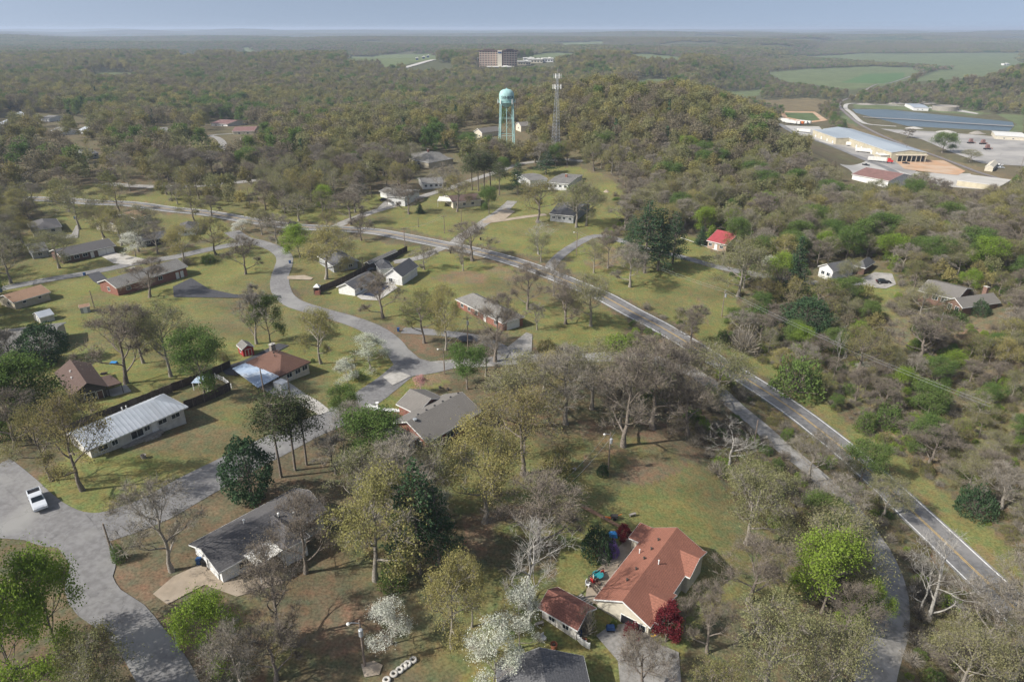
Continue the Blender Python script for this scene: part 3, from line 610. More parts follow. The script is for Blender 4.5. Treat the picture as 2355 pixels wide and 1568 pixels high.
def bush(seed, leaf, n=900, lsize=.16, w=1.0, h=1.0, twigs=90, bark='bark', core=0):
    rng = np.random.RandomState(seed); C = TB(); d = rng.normal(size=(twigs, 3)); d[:, 2] = np.abs(d[:, 2]) + .3; d /= np.linalg.norm(d, axis=1)[:, None]
    C.twigs(np.zeros((twigs, 3)) + rng.normal(0, .08, (twigs, 3)) * [1, 1, 0], d * [w, w, h * 1.05] * rng.uniform(.7, 1.05, (twigs, 1)), .014)
    if n:
        p = rng.normal(size=(n, 3)); p[:, 2] = np.abs(p[:, 2]); p /= np.linalg.norm(p, axis=1)[:, None]; lum = 1 + .22 * np.sin(p[:, :1] * 5 + seed) * np.cos(p[:, 1:2] * 6) 
        C.quads(p * [w, w, h] * rng.uniform(.55, 1.0, (n, 1)) ** .5 * lum, lsize, rng, 1)
    return C.mesh('bush', [bark, leaf])
# kind -> (name, category, prototypes [(trunk, crown)], nominal height, nominal crown width)
K = {}
def reg(k, name, cat, protos):
    hs = []; ws = []
    for t, c in protos:
        a = np.empty(len(c.vertices) * 3, np.float32); c.vertices.foreach_get('co', a); a = a.reshape(-1, 3); hs.append(np.percentile(a[:, 2], 99.5)); r = np.hypot(a[:, 0], a[:, 1]); ws.append(2 * np.percentile(r, 96))
    K[k] = (name, cat, protos, hs, ws)
reg('o', 'oak_tree', 'oak tree', [broadleaf(s, 'bark', 'oakleaf', leaves=24, lsize=.21, lofrac=.8) for s in (1, 2, 3)] + [broadleaf(4, 'greybark', 'paleleaf', leaves=20, lsize=.21, lofrac=.8)])
reg('y', 'oak_tree', 'oak tree', [broadleaf(s, 'greybark', 'goldleaf', leaves=34, lsize=.21, lofrac=.8, limbs=9) for s in (11, 12)])
reg('a', 'oak_tree', 'oak tree', [broadleaf(s, 'greybark', 'paleleaf', leaves=28, lsize=.2, lofrac=.9, limbs=9, ljit=.6) for s in (13, 14)])
reg('b', 'bare_tree', 'bare tree', [broadleaf(s, 'bark', 'budleaf', leaves=3.2, lsize=.16, ntw=4, twig=.018, depth=5, limbs=8, base=.2, vase=.25) for s in (21, 22)] + [broadleaf(23, 'greybark', 'budleaf', leaves=3.2, lsize=.16, ntw=4, twig=.018, depth=5, limbs=8, base=.24)])
reg('v', 'bare_tree', 'bare tree', [broadleaf(26, 'greybark', 'budleaf', leaves=3, lsize=.16, ntw=8, twig=.024, vase=.75, base=.18, tr=.26)])
reg('s', 'sycamore_tree', 'sycamore', [broadleaf(31, 'palebark', 'budleaf', leaves=0, ntw=3, twig=.012, bend=.32, tr=.26, limbs=6), broadleaf(32, 'palebark', 'budleaf', leaves=0, ntw=3, twig=.012, bend=.3, vase=.6, base=.12, tr=.24, limbs=7)])
reg('g', 'maple_tree', 'leafy tree', [broadleaf(s, 'bark', 'greenleaf', leaves=30, lsize=.3, depth=4, limbs=9, base=.22, ljit=.6, tr=.24) for s in (41, 42)])
reg('G', 'lime_green_tree', 'leafy tree', [broadleaf(s, 'bark', 'limeleaf', leaves=26, lsize=.3, limbs=9, base=.22, ljit=.6, tr=.22, lofrac=.9) for s in (45, 46)])
reg('p', 'pine_tree', 'pine tree', [conifer(51, 'needle', w=4.2, base=.2, whorls=23, lsize=.34, n=24, shape=.6), conifer(52, 'needle', w=3.8, base=.15, whorls=23, lsize=.34, n=24, shape=.75)])
reg('q', 'pine_tree', 'pine tree', [conifer(55, 'olivepine', w=4.2, base=.5, whorls=18, lsize=.32, n=26, clump=1), conifer(56, 'olivepine', w=3.8, base=.55, whorls=17, lsize=.32, n=26, clump=1)])
reg('c', 'cedar_tree', 'cedar', [conifer(61, 'needle', w=2.9, base=.03, whorls=32, lsize=.36, n=26)])
reg('e', 'magnolia_tree', 'evergreen tree', [roundtree(65, 'darkleaf'), roundtree(66, 'darkleaf')])
reg('w', 'dogwood_tree', 'dogwood', [broadleaf(s, 'greybark', 'white_petal', leaves=20, lsize=.25, limbs=9, base=.14, ljit=.45, spread=1.2, lofrac=.75, tr=.2) for s in (71, 72)])
reg('k', 'dogwood_tree', 'dogwood', [broadleaf(75, 'greybark', 'pink_petal', leaves=9, lsize=.42, limbs=8, base=.15, lofrac=.8, tr=.2)])
reg('r', 'japanese_maple', 'red maple', [broadleaf(77, 'bark', 'red_leaf', leaves=18, lsize=.5, limbs=9, base=.1, crown=5.6)])
_bs = {'u': [bush(81, 'greenleaf', 2600, .085), bush(82, 'oakleaf', 1800, .08)], 'd': [bush(83, 'darkleaf', 3200, .085)], 'x': [bush(84, 'budleaf', 700, .07, twigs=260, bark='greybark'), bush(85, 'budleaf', 900, .07, twigs=220)], 'P': [bush(86, 'purple_petal', 1600, .11)], 'U': [bush(87, 'limeleaf', 2200, .085)], 'R': [bush(88, 'red_leaf', 2200, .09, twigs=200)]}
TREES = []                              # every tree that stands: x, y, crown radius
NAMES = {'o': 'oak', 'y': 'golden oak', 'a': 'pale oak'}
rt = random.Random(5)
def put_tree(k, x, y, h, w, label, group=None, rz=None, pi=None):
    name, cat, protos, hs, ws = K[k]; i = rt.randrange(len(protos)) if pi is None else pi; z = Z(x, y) - .1
    e = empty(name, (x, y, z), label, cat, group, rt.uniform(0, 6.28) if rz is None else rz); e.scale = (w / ws[i], w / ws[i], h / hs[i])
    for nm, me in zip(('trunk', 'crown'), protos[i]):
        o = bpy.data.objects.new(nm, me); COL.objects.link(o); o.parent = e
    TREES.append((x, y, w / 2)); return e
def size_from_px(u, vb, vt, w):
    b = G(u, vb); _, _, d = proj(b.x, b.y, b.z); a, f, c = ray(u, vt); t = b.y / f; h = H + c * t - b.z
    return b, max(.6, h), w * (d - h * .25) / FP
def T(k, u, vb, vt, w, label, group=None, pi=None):
    b, h, ww = size_from_px(u, vb, vt, w); h = min(h, 27)
    return put_tree(k, b.x, b.y, h * 1.03, ww * (({'b': 1.35, 'v': 1.3, 'o': 1.25, 'y': 1.2, 'a': 1.25, 's': 1.25, 'w': 1.2, 'q': 1.2}.get(k, 1.1) - 1) * min(1, max(.3, (b.y - 90) / 110)) + 1), label, group, pi=pi)
def B(k, u, vb, vt, w, label, group=None):
    b, h, ww = size_from_px(u, vb, vt, w); me = rt.choice(_bs[k]); o = bpy.data.objects.new('shrub', me); COL.objects.link(o)
    o.location = (b.x, b.y, b.z - .05); o.scale = (ww / 2, ww / 2, h); o.rotation_euler = (0, 0, rt.uniform(0, 6)); TREES.append((b.x, b.y, ww / 2)); return tag(o, label, 'shrub', group)
HAND = '''
b 395 1312 1112 175 big bare oak whose shadow rakes across the pale spur road
o 190 1127 912 180 large olive budding oak at the west end of the long white metal roof
o 120 1105 940 130 broad ochre budding oak just uphill of the silver pickup
G 25 1540 1236 195 bright lime green tree in the bottom left corner, the larger of two
G 70 1640 1370 190 bright lime green tree at the frame edge below the two taller lime trees
G 138 1510 1268 170 bright lime green tree in the bottom left corner, the smaller of two
o 235 1690 1490 190 olive budding oak spreading over the road at the lower left edge
o 265 1640 1450 150 thin olive oak rising from below the frame beside the spur road
G 500 1545 1372 135 yellow green tree between the spur road and the tan driveway
b 648 1470 1268 165 bare tree with two forks in front of the white patio cover
b 703 1317 1133 140 bare tree at the east corner of the long dark grey roof
b 635 1562 1430 150 bare tree leaning at the foot of the brown slope by the frame edge
b 560 1600 1440 150 bare grey tree on leaf litter near the bottom edge left of the lamp pole
y 864 1333 1095 235 largest golden oak, east of the long dark grey roof
p 965 1318 1065 150 tallest dark green pine standing between two golden oaks
p 1010 1300 1130 110 shorter dark green pine leaning against the tallest pine
y 1040 1490 1272 150 golden oak beside two white dogwoods near the bottom
y 1085 1440 1290 90 small golden oak in front of the dark pine shadow
w 900 1480 1388 115 white dogwood beside the lamp pole
w 1135 1600 1440 135 dense white dogwood by the grey roof at the bottom edge
w 1195 1490 1342 105 white dogwood with scattered bloom by the rust brown shed roof
w 1026 1180 1132 40 small white dogwood in the shade of the tall pine
s 1218 1400 1198 185 pale bare sycamore with fanning trunks beside the green yard
y 1114 1201 982 195 golden oak with a straight trunk south of the grey roofed brick house
o 1202 1091 898 205 olive oak with a tall clear trunk on the brown slope
a 1196 985 832 185 pale olive oak just north of the clear trunked oak
b 1300 975 800 170 bare topped oak amid the grove below the old road
b 1432 1026 815 175 bare oak with pale limbs at the head of the open slope
b 1500 985 790 180 bare grey oak at the north end of the grove by the old road
a 1360 940 795 150 pale oak in the middle of the grove by the old road
b 1580 1000 850 140 bare tree between the grove and the old road
b 1560 900 790 130 bare tree at the bend of the old road
y 1250 900 812 120 golden oak along the south edge of the old road
g 800 985 888 75 dense green tree at the roadside west of the white walk
g 866 1075 945 150 bright green maple against the west wall of the grey roofed brick house
q 647 1097 918 110 umbrella crowned pine, westmost of three by the road
q 679 1081 905 105 umbrella crowned pine, middle one of three by the road
q 705 1069 908 95 umbrella crowned pine, eastmost of three by the road
e 580 1152 1015 118 glossy dark magnolia beside the three roadside pines
v 772 1088 995 115 grey brown thicket tree behind the bright green maple
g 1075 895 798 92 green tree beside the street lamp at the road junction
k 968 907 866 42 pink dogwood on the corner lawn by the junction
w 851 845 771 85 white flowering dogwood hugging the curve of the junction
w 800 887 826 62 white and green dogwood on the lawn west of the junction
y 738 836 713 115 golden oak east of the brown hip roofed house
v 590 791 662 95 vase shaped bare tree behind the red garden shed
g 621 787 683 70 slim fresh green tree beside the vase shaped bare tree
g 470 910 760 118 green sweetgum before the long wooden fence
b 290 882 705 150 budding brown tree leaning in the middle of the big lawn
a 330 835 705 110 brown topped oak behind the leaning tree on the big lawn
a 393 866 702 115 pale wispy oak beside the crossarm pole on the big lawn
e 110 837 748 100 low dark evergreen by the pinkish grey roof at the left edge
v 35 838 755 80 bare tree in front of the pinkish grey roof at the left edge
g 65 990 825 165 big fresh green tree hiding the west end of the brown roofed house
g 5 1000 850 110 green tree cut by the left edge above the olive oaks
o 150 975 895 90 low ochre tree below the brown roofed house
a 137 617 531 85 pale oak west of the white garage doors
o 25 652 545 92 dark olive oak at the left edge above the west road
o 240 547 475 68 olive oak in front of the brown and tan roofed house
b 363 583 511 48 bare tree beside the small white dogwood
y 422 602 521 82 golden oak on the verge north of the long brick house
o 497 586 500 76 olive oak between the west road and the village road
w 312 590 535 56 white dogwood next to the double white garage doors
b 565 631 541 65 bare tree inside the loop of the village road
b 345 684 598 82 bare tree before the long brick house
o 447 508 452 55 olive oak standing south of the highway near the brown and tan roof
b 487 498 450 40 bare tree at the highway edge, left of the white roadside dogwood
o 275 488 423 66 dense olive green oak in front of the far lane
o 183 528 428 85 ochre oak beyond the grey roofs at left
b 637 560 492 62 bare tree near the highway by the village road mouth
w 557 535 505 36 white dogwood at the mouth of the village road
G 690 592 518 82 lime green tree at the bend of the village road
y 750 642 530 115 golden oak hiding the dark house by the fence
a 772 600 525 80 pale oak behind the golden oak at the fence
o 687 508 448 70 ochre oak beyond the highway on the grass bank
b 806 517 442 66 bare topped oak at the mouth of the upper road
b 940 493 428 50 bare tree alone on the slope beside the upper road
o 1051 487 405 72 ochre oak shading the brown roofed house on the upper road
g 1124 491 430 42 vivid green tree east of the brown roofed house
c 966 491 470 20 small round cedar in the middle of the upper meadow
b 1086 600 515 88 broad bare oak beside the highway junction
b 1065 623 560 32 thin bare tree in the meadow below the highway junction
s 1238 585 508 62 ivy footed pale bare tree beyond the highway
b 975 620 565 50 bare tree beside the pale double roofed white house
b 881 731 631 88 bare oak beside the covered swimming pool
o 975 789 672 98 olive oak in front of the worn grey roofed brick house
y 1025 805 658 92 golden oak west of the trampoline
b 1213 712 611 76 wide bare oak alone on the highway meadow
b 1273 681 598 58 bare tree by the mouth of the east lane
b 1138 832 680 108 bare tree between the trampoline and the brick garage
v 1235 758 697 48 small bare tree at the garage corner of the worn roofed house
a 1358 750 634 95 pale oak against the highway, east of the worn roofed house
b 1300 745 650 80 bare tree on the meadow behind the worn roofed brick house
o 1365 628 552 50 olive tree by the mouth of the east lane
b 1398 617 532 46 bare tree inside the curve of the east lane
p 1481 628 468 92 largest of the dark pines beside the east lane
p 1512 622 486 78 second of the dark pines beside the east lane
p 1546 606 492 66 eastmost of the dark pines beside the east lane
p 1450 600 500 50 westmost of the dark pines beside the east lane
b 1448 660 562 82 bare tangled oak at the foot of the dark pines
o 1325 523 415 88 olive oak screening the dark slate roofed house
a 1348 520 425 72 pale oak east of the dark slate roofed house
o 1235 512 418 98 broad olive oak west of the dark slate roofed house
a 1648 925 798 145 pale gold oak between the old road and the highway
b 1585 795 702 72 green tinged bare tree on the highway verge
a 1696 682 556 122 large pale oak at the east edge of the sloping field
s 1922 852 752 32 twisted pale dead tree below the scrub
o 1969 866 748 102 ochre oak with a leaning double trunk on the right slope
b 2110 830 720 125 large bare tree on the right hand slope
c 1823 674 550 52 dark cedar before the white gabled house
e 1850 765 690 105 dark evergreen clump above the scrub slope
o 1880 730 640 110 ochre oak behind the dark evergreen clump
g 1690 577 502 52 vivid green tree touching the red roofed cottage
c 1612 563 522 30 dark cedar west of the red roofed cottage
w 1766 628 588 34 white dogwood at the wood edge near the east lane
w 1985 865 832 40 white dogwood at the foot of the leaning ochre oak
a 1715 1250 1073 185 big soft green tree alone east of the terracotta roof
g 1978 1105 1020 100 bright green tree overhanging the highway
b 1858 1108 990 112 bare cluster between the old road and the highway
s 1672 1083 975 135 pale bare tree beside a brush pile
b 1926 1205 1108 150 grey bare tree leaning over the old road
a 2030 1185 1100 110 pale green tree between the two roads
G 1888 1410 1238 175 lime tinted tree west of the old road
G 1992 1440 1335 85 small vivid lime tree overhanging the old road
b 1940 1470 1350 120 bare tree on the west verge of the old road
s 2133 1425 1228 165 white barked sycamore between the two roads
s 2112 1415 1280 90 lesser white barked sycamore beside the big one
a 1750 1610 1385 225 big pale olive oak at the bottom right of centre
a 1885 1650 1435 190 pale olive oak at the bottom edge beside the old road
b 1625 1500 1350 110 bare grey tree near the yellow bin
b 2260 1510 1335 180 bare tree in the lower right corner
a 2200 1600 1440 170 pale olive tree at the bottom edge right of the old road
b 2335 1410 1265 140 bare tree against the highway at the right edge
a 2330 1560 1420 130 pale budding tree in the bottom right corner
b 2135 1068 985 115 bare bushy tree on the brown slope beyond the highway
b 2300 1170 1075 130 bare tree at the right edge above the highway
a 2220 1130 1050 90 pale tree on the brown slope beyond the highway
b 1478 1590 1465 140 bare tree on the gravel turning area
b 1573 1450 1385 62 small grey bare tree behind the red maple
g 2165 352 306 52 green tree on the edge of the grey lot behind the warehouse
a 2230 374 345 38 pale tree on the edge of the grey lot by the cream hut
b 2085 318 296 26 bare tree between the warehouse and the grey lot
a 2112 742 655 92 pale oak screening the west wing of the brown brick house
a 1948 652 598 46 pale oak beside the parking court of the white gabled house
b 2330 745 672 80 bare tree east of the brown brick house
r 1530 1474 1390 64 dark red maple at the corner of the terracotta roof
r 1434 1243 1208 34 small dark red maple at the far corner of the terracotta roof
c 830 446 393 32 dark spruce west of the white two level house
s 835 425 368 32 white barked bare tree behind the dark spruce
q 1085 438 356 48 pine in the roadside row below the water tower, first from the left
q 1100 440 350 44 pine in the roadside row below the water tower, second from the left
q 1113 437 348 46 pine in the roadside row below the water tower, third from the left
q 1128 434 352 44 pine in the roadside row below the water tower, fourth from the left
q 1148 450 372 40 pine in the roadside row below the water tower, fifth from the left
p 1190 448 375 48 pine in the roadside row below the water tower, rightmost
p 1255 402 352 50 dark blue green conifer above the flat white house
g 1078 345 306 46 fresh green tree beside the cream gabled house
g 931 388 356 32 fresh green tree west of the big brown grey roof
g 1295 372 326 38 green tree at the foot of the lattice mast
g 1472 480 438 52 vivid green tree at the corner of the upper meadow
g 1420 470 455 28 young green tree at the edge of the upper meadow
o 945 385 330 70 ochre oak in front of the big brown grey roof
b 1020 455 375 55 bare tree between the white houses on the upper road
b 905 470 425 40 bare tree beside the white two level house
y 1170 365 330 60 golden oak below the water tower
y 1230 375 325 60 golden oak between the water tower and the lattice mast
'''
for ln in HAND.strip().split('\n'):
    a = ln.split(' ', 5); T(a[0], float(a[1]), float(a[2]), float(a[3]), float(a[4]), a[5])
for k, u, vb, vt, w, lab in [('u', 515, 830, 808, 22, 'clipped round green shrub beside the red garden shed'), ('u', 275, 1288, 1250, 34, 'round green shrub where the spur road starts'), ('d', 1385, 1092, 1066, 28, 'dark shrub at the foot of the slope pole'), ('u', 1282, 1085, 1030, 70, 'ragged yellow green shrub on the brown slope'),
 ('u', 1258, 812, 780, 52, 'bright green shrub by the old road'), ('U', 1418, 800, 770, 70, 'low green thicket between the old road and highway'), ('d', 1372, 1276, 1212, 74, 'dark weeping shrub beside the terracotta roofed house'), ('P', 1405, 1275, 1243, 40, 'purple wisteria beside the dark weeping shrub'), ('R', 1452, 1462, 1432, 44, 'dark red shrub before the brick porch of the terracotta roofed house'),
 ('u', 1410, 1440, 1424, 20, 'small green shrub beside the blue grill'), ('u', 905, 1345, 1290, 72, 'fresh green shrub at the foot of the largest golden oak'), ('U', 905, 1200, 1180, 30, 'small lime shrub by the pine'), ('d', 2240, 1178, 1120, 85, 'dark evergreen shrub on the brown slope beyond the highway'), ('u', 2130, 1090, 1062, 30, 'small green shrub on the brown slope'), ('u', 1660, 785, 758, 30, 'small green shrub on the highway bank'), ('x', 1710, 810, 745, 80, 'bare brown shrub on the highway bank'), ('u', 1830, 900, 825, 120, 'big green thicket beside the highway bank'), ('u', 1740, 745, 700, 55, 'yellow green shrub at the field edge'),
 ('d', 2248, 722, 690, 46, 'dark shrub against the brown brick house wall'), ('u', 2190, 740, 712, 60, 'green shrub below the brown brick house gable'), ('x', 1650, 1090, 1060, 60, 'tangled brush pile under the pale bare tree'), ('u', 2040, 980, 930, 70, 'green thicket above the highway bank'), ('u', 1985, 990, 945, 45, 'green shrub just above the highway edge'), ('u', 720, 833, 823, 12, 'low shrub at the hip roofed house wall'), ('x', 655, 940, 920, 34, 'bare hedge along the front of the hip roofed house'), ('u', 368, 940, 926, 18, 'small round shrub by the long fence'),
 ('d', 60, 945, 900, 60, 'dark shrub west of the brown roofed house'), ('u', 1170, 1045, 1018, 40, 'green shrub at the corner of the grey roofed brick house'), ('u', 935, 1125, 1080, 60, 'green shrub between the bright maple and pine'), ('x', 1345, 1460, 1390, 55, 'small bare shrub between the two red brown roofs'), ('u', 820, 870, 852, 40, 'dark green low shrub by the junction lawn'), ('x', 430, 610, 590, 40, 'low hedge near the west road'), ('u', 480, 604, 585, 36, 'clipped dark shrub on the lawn by the west road'), ('x', 1270, 440, 425, 20, 'pile of brown brush on the upper meadow'), ('x', 1414, 452, 440, 16, 'small dark brush heap on the upper meadow'), ('u', 1315, 440, 425, 30, 'olive shrub on the upper meadow')]:
    B(k, u, vb, vt, w, lab)
# ---------------------------------------------------------------- buildings
BLD = []
class House:
    def __init__(s, name, label, A, B_, X, he=2.6, cat='house', group=None):
        zg = None; c = G(*[(A[i] + B_[i] + X[i]) / 3 for i in (0, 1)]); z = c.z
        for _ in range(3):
            a, b, x = P(*A, z + he), P(*B_, z + he), P(*X, z + he); d = (b - a); d.z = 0; L = d.length; d.normalize(); n = Vector((-d.y, d.x, 0)); W = (x - a).dot(n); m = (a + b) / 2 + n * W / 2; z = Z(m.x, m.y)
        s.rz = math.atan2(d.y, d.x); s.o = Vector((m.x, m.y, z)); s.d = d; s.n = n
        s.root = empty(name, s.o, label, cat, group, s.rz); BLD.append((m.x, m.y, max(L, abs(W)) / 2 + 2.0))
        s.main = (0.0, 0.0, L, abs(W), 0.0, he)
    def loc(s, w): q = w - s.o; return Vector((q.dot(s.d), q.dot(s.n), q.z))
    def px(s, u, v, h): return s.loc(P(u, v, s.o.z + h))
    def vol(s, A, B_, X, he):              # a second wing given by three eave corners
        a, b, x = s.px(*A, he), s.px(*B_, he), s.px(*X, he); d = b - a; d.z = 0; L = d.length; d.normalize(); n = Vector((-d.y, d.x, 0)); W = (x - a).dot(n); m = (a + b) / 2 + n * W / 2
        return (m.x, m.y, L, abs(W), math.atan2(d.y, d.x), he)
    def fr(s, V, x, y, z): c, q = math.cos(V[4]), math.sin(V[4]); return (V[0] + x * c - y * q, V[1] + x * q + y * c, z)
    def body(s, V, wall, roof, rise, kind='gx', ov=.45, trim='trim', wname='wall', th=.16, ends=None):
        L, W, he = V[2] / 2 - ov, V[3] / 2 - ov, V[5]; f = lambda x, y, z: s.fr(V, x, y, z); mb = MB()
        g = 'x' in kind and kind[0] == 'g'; zb = -2.0
        P4 = [(-L, -W), (L, -W), (L, W), (-L, W)]
        mb.add([f(x, y, zb) for x, y in P4] + [f(x, y, he) for x, y in P4], [(i, (i + 1) % 4, 4 + (i + 1) % 4, 4 + i) for i in range(4)])
        Lo, Wo = V[2] / 2, V[3] / 2; rx = rise
        if kind == 'gx':
            k = rx * (W / Wo); mb.add([f(-L, -W, he), f(-L, W, he), f(-L, 0, he + k - .02), f(L, -W, he), f(L, W, he), f(L, 0, he + k - .02)], [(0, 2, 1), (3, 4, 5)])
            rv = [(-Lo, -Wo, 0), (Lo, -Wo, 0), (Lo, 0, rx), (-Lo, 0, rx), (Lo, Wo, 0), (-Lo, Wo, 0)]; rf = [(0, 1, 2, 3), (3, 2, 4, 5)]
        elif kind == 'gy':
            k = rx * (L / Lo); mb.add([f(-L, -W, he), f(L, -W, he), f(0, -W, he + k - .02), f(-L, W, he), f(L, W, he), f(0, W, he + k - .02)], [(0, 1, 2), (4, 3, 5)])
            rv = [(-Lo, -Wo, 0), (0, -Wo, rx), (0, Wo, rx), (-Lo, Wo, 0), (Lo, -Wo, 0), (Lo, Wo, 0)]; rf = [(0, 1, 2, 3), (1, 4, 5, 2)]
        elif kind == 'hip':
            if Lo >= Wo: r = Lo - Wo * .95; rv = [(-Lo, -Wo, 0), (Lo, -Wo, 0), (Lo, Wo, 0), (-Lo, Wo, 0), (-r, 0, rx), (r, 0, rx)]; rf = [(0, 1, 5, 4), (2, 3, 4, 5), (1, 2, 5), (3, 0, 4)]
            else: r = Wo - Lo * .95; rv = [(-Lo, -Wo, 0), (Lo, -Wo, 0), (Lo, Wo, 0), (-Lo, Wo, 0), (0, -r, rx), (0, r, rx)]; rf = [(0, 1, 4), (1, 2, 5, 4), (2, 3, 5), (3, 0, 4, 5)]
        elif kind == 'hipl':              # gable at the left end, hip at the right
            r = Lo - Wo * .9; rv = [(-Lo, -Wo, 0), (Lo, -Wo, 0), (Lo, Wo, 0), (-Lo, Wo, 0), (-Lo, 0, rx), (r, 0, rx)]; rf = [(0, 1, 5, 4), (2, 3, 4, 5), (1, 2, 5)]
            mb.add([f(-L, -W, he), f(-L, W, he), f(-L, 0, he + rx * W / Wo - .02)], [(0, 2, 1)])
        else: rv = [(-Lo, -Wo, 0), (Lo, -Wo, 0), (Lo, Wo, .25), (-Lo, Wo, .25)]; rf = [(0, 1, 2, 3)]
        if wall: mb.build(wname, wall, s.root)
        r = MB(); r.slab([f(x, y, he + z + .05) for x, y, z in rv], rf, th); o = r.build('roof', roof, s.root)
        # fascia boards along the open edges, standing just proud of the roof edge
        t = MB(); ed = {}
        for p in rf:
            for i in range(len(p)): ed[(p[i], p[(i + 1) % len(p)])] = 1
        for a, b in ed:
            if (b, a) in ed: continue
            p, q = Vector(f(*rv[a][:2], he + rv[a][2])), Vector(f(*rv[b][:2], he + rv[b][2])); dd = (q - p).normalized(); w = Vector((dd.y, -dd.x, 0)).normalized() * .03
            t.add([p + w + Vector((0, 0, .045)), q + w + Vector((0, 0, .045)), q + w + Vector((0, 0, -.2)), p + w + Vector((0, 0, -.2)), p + w * .1 + Vector((0, 0, .045)), q + w * .1 + Vector((0, 0, .045)), q + w * .1 + Vector((0, 0, -.2)), p + w * .1 + Vector((0, 0, -.2))], [(0, 3, 2, 1), (4, 5, 6, 7), (0, 1, 5, 4), (3, 7, 6, 2)])
        if trim: t.build('fascia', trim, o)
        s.ridge = MB()
        return o
    def opening(s, V, side, t, w, h, z, ov=.45, kind='window', frame='trim', pane='glass', panels=1):
        L, W = V[2] / 2 - ov, V[3] / 2 - ov
        a, b, rz = {'f': ((-L, -W), (L, -W), 0), 'r': ((L, -W), (L, W), math.pi / 2), 'b': ((L, W), (-L, W), math.pi), 'l': ((-L, W), (-L, -W), -math.pi / 2)}[side]
        x, y = a[0] + (b[0] - a[0]) * t, a[1] + (b[1] - a[1]) * t; nx, ny = math.sin(rz), -math.cos(rz); c = s.fr(V, x + nx * .03, y + ny * .03, z + h / 2); rr = V[4] + rz
        p, q = math.cos(rr), math.sin(rr); e = .09 if kind != 'garage_door' else .12; m = MB()
        for sx, sz, dx, dz in ((w + 2 * e, e, 0, h / 2 + e / 2), (w + 2 * e, e, 0, -h / 2 - e / 2), (e, h, -w / 2 - e / 2, 0), (e, h, w / 2 + e / 2, 0)) + (((.05, h, 0, 0),) if kind == 'window' and w > .9 else ()):
            m.box((c[0] + dx * p, c[1] + dx * q, c[2] + dz), (sx, .10, sz), rr)
        if kind == 'window': fo = m.build('window', frame, s.root); k = MB(); k.box((c[0], c[1], c[2]), (w, .05, h), rr); k.build('pane', pane, fo)
        else:
            k = MB(); k.box((c[0], c[1], c[2]), (w, .05, h), rr)
            if kind == 'garage_door':
                for j in range(1, 4): k.box((c[0] + ny * 0 + math.sin(rr) * .03, c[1] - math.cos(rr) * .03, c[2] - h / 2 + h * j / 4), (w, .02, .035), rr)
            d = k.build(kind, pane, s.root); m.build('door_frame', frame, d)
            if kind == 'door': hk = MB(); hk.box((c[0] + p * w * .38 + math.sin(rr) * .06, c[1] + q * w * .38 - math.cos(rr) * .06, c[2] - .05), (.06, .07, .12), rr); hk.build('handle', 'darktrim', d)
    def chimney(s, x, y, z0, z1, w=.9, m='brick', cap=True):
        b = MB(); b.box((x, y, (z0 + z1) / 2), (w, w * .7, z1 - z0)); o = b.build('chimney', m, s.root)
        if cap: c = MB(); c.box((x, y, z1 + .06), (w + .18, w * .7 + .18, .12)); c.box((x, y, z1 + .2), (w * .4, w * .3, .16)); c.build('chimney_cap', 'concrete', o)
    def vents(s, V, pts, rise, along='x', m='darktrim', h=.35, r=.13):
        for x, y in pts:
            hz = V[3] / 2 if along == 'x' else V[2] / 2; k = abs(y) if along == 'x' else abs(x); z = V[5] + rise * (1 - k / hz); c = s.fr(V, x, y, z + .1)
            b = MB(); b.tube([(c[0], c[1], c[2] - .1), (c[0], c[1], c[2] + h)], r, 8); b.tube([(c[0], c[1], c[2] + h), (c[0], c[1], c[2] + h + .08)], [r * 1.6, r * .9], 8); b.build('roof_vent', m, s.root)
    def ribs(s, V, rise, m, sp=.9):
        L, W, he = V[2] / 2, V[3] / 2, V[5]; b = MB(); n = int(2 * L / sp)
        for sgn in (-1, 1):
            for i in range(1, n):
                x = -L + i * 2 * L / n; t = max(.02, min(1.0, (L - x) / (W * .9))); p = Vector(s.fr(V, x, sgn * W, he + .075)); q = Vector(s.fr(V, x, sgn * W * (1 - t), he + rise * t + .075)); d = (q - p); w = Vector(s.fr(V, .04, 0, 0)) - Vector(s.fr(V, 0, 0, 0))
                b.add([p - w, p + w, q + w, q - w, p - w + Vector((0, 0, .06)), p + w + Vector((0, 0, .06)), q + w + Vector((0, 0, .06)), q - w + Vector((0, 0, .06))], [(4, 5, 6, 7), (0, 4, 7, 3), (1, 2, 6, 5), (0, 1, 5, 4)])
        b.build('roof_seams', m, s.root)
    def canopy(s, pxs, h, m, name='carport_roof', posts=True, th=.12, ribs=0, slope=(0, 0), pm='trim'):
        pts = [s.px(u, v, h) for u, v in pxs]; b = MB(); b.slab([(p.x, p.y, h + slope[0] * (i in (0, 1)) + slope[1] * (i in (2, 3))) for i, p in enumerate(pts)], [tuple(range(len(pts)))], th)
        o = b.build(name, m, s.root)
        if ribs:
            r = MB(); a0, a1, a2, a3 = [Vector(b.v[i]) for i in range(4)]
            for i in range(1, ribs): t = i / ribs; p, q = a0.lerp(a1, t), a3.lerp(a2, t); r.tube([p + Vector((0, 0, .03)), q + Vector((0, 0, .03))], .05, 4)
            r.build('roof_rib', m, o)
        if posts:
            c = sum(pts, Vector()) / len(pts)
            for p in pts:
                q = c + (p - c) * .93; k = MB(); k.box((q.x, q.y, (h - .2 - 1) / 2), (.14, .14, h - .15 + 1)); k.build('post', pm, s.root)
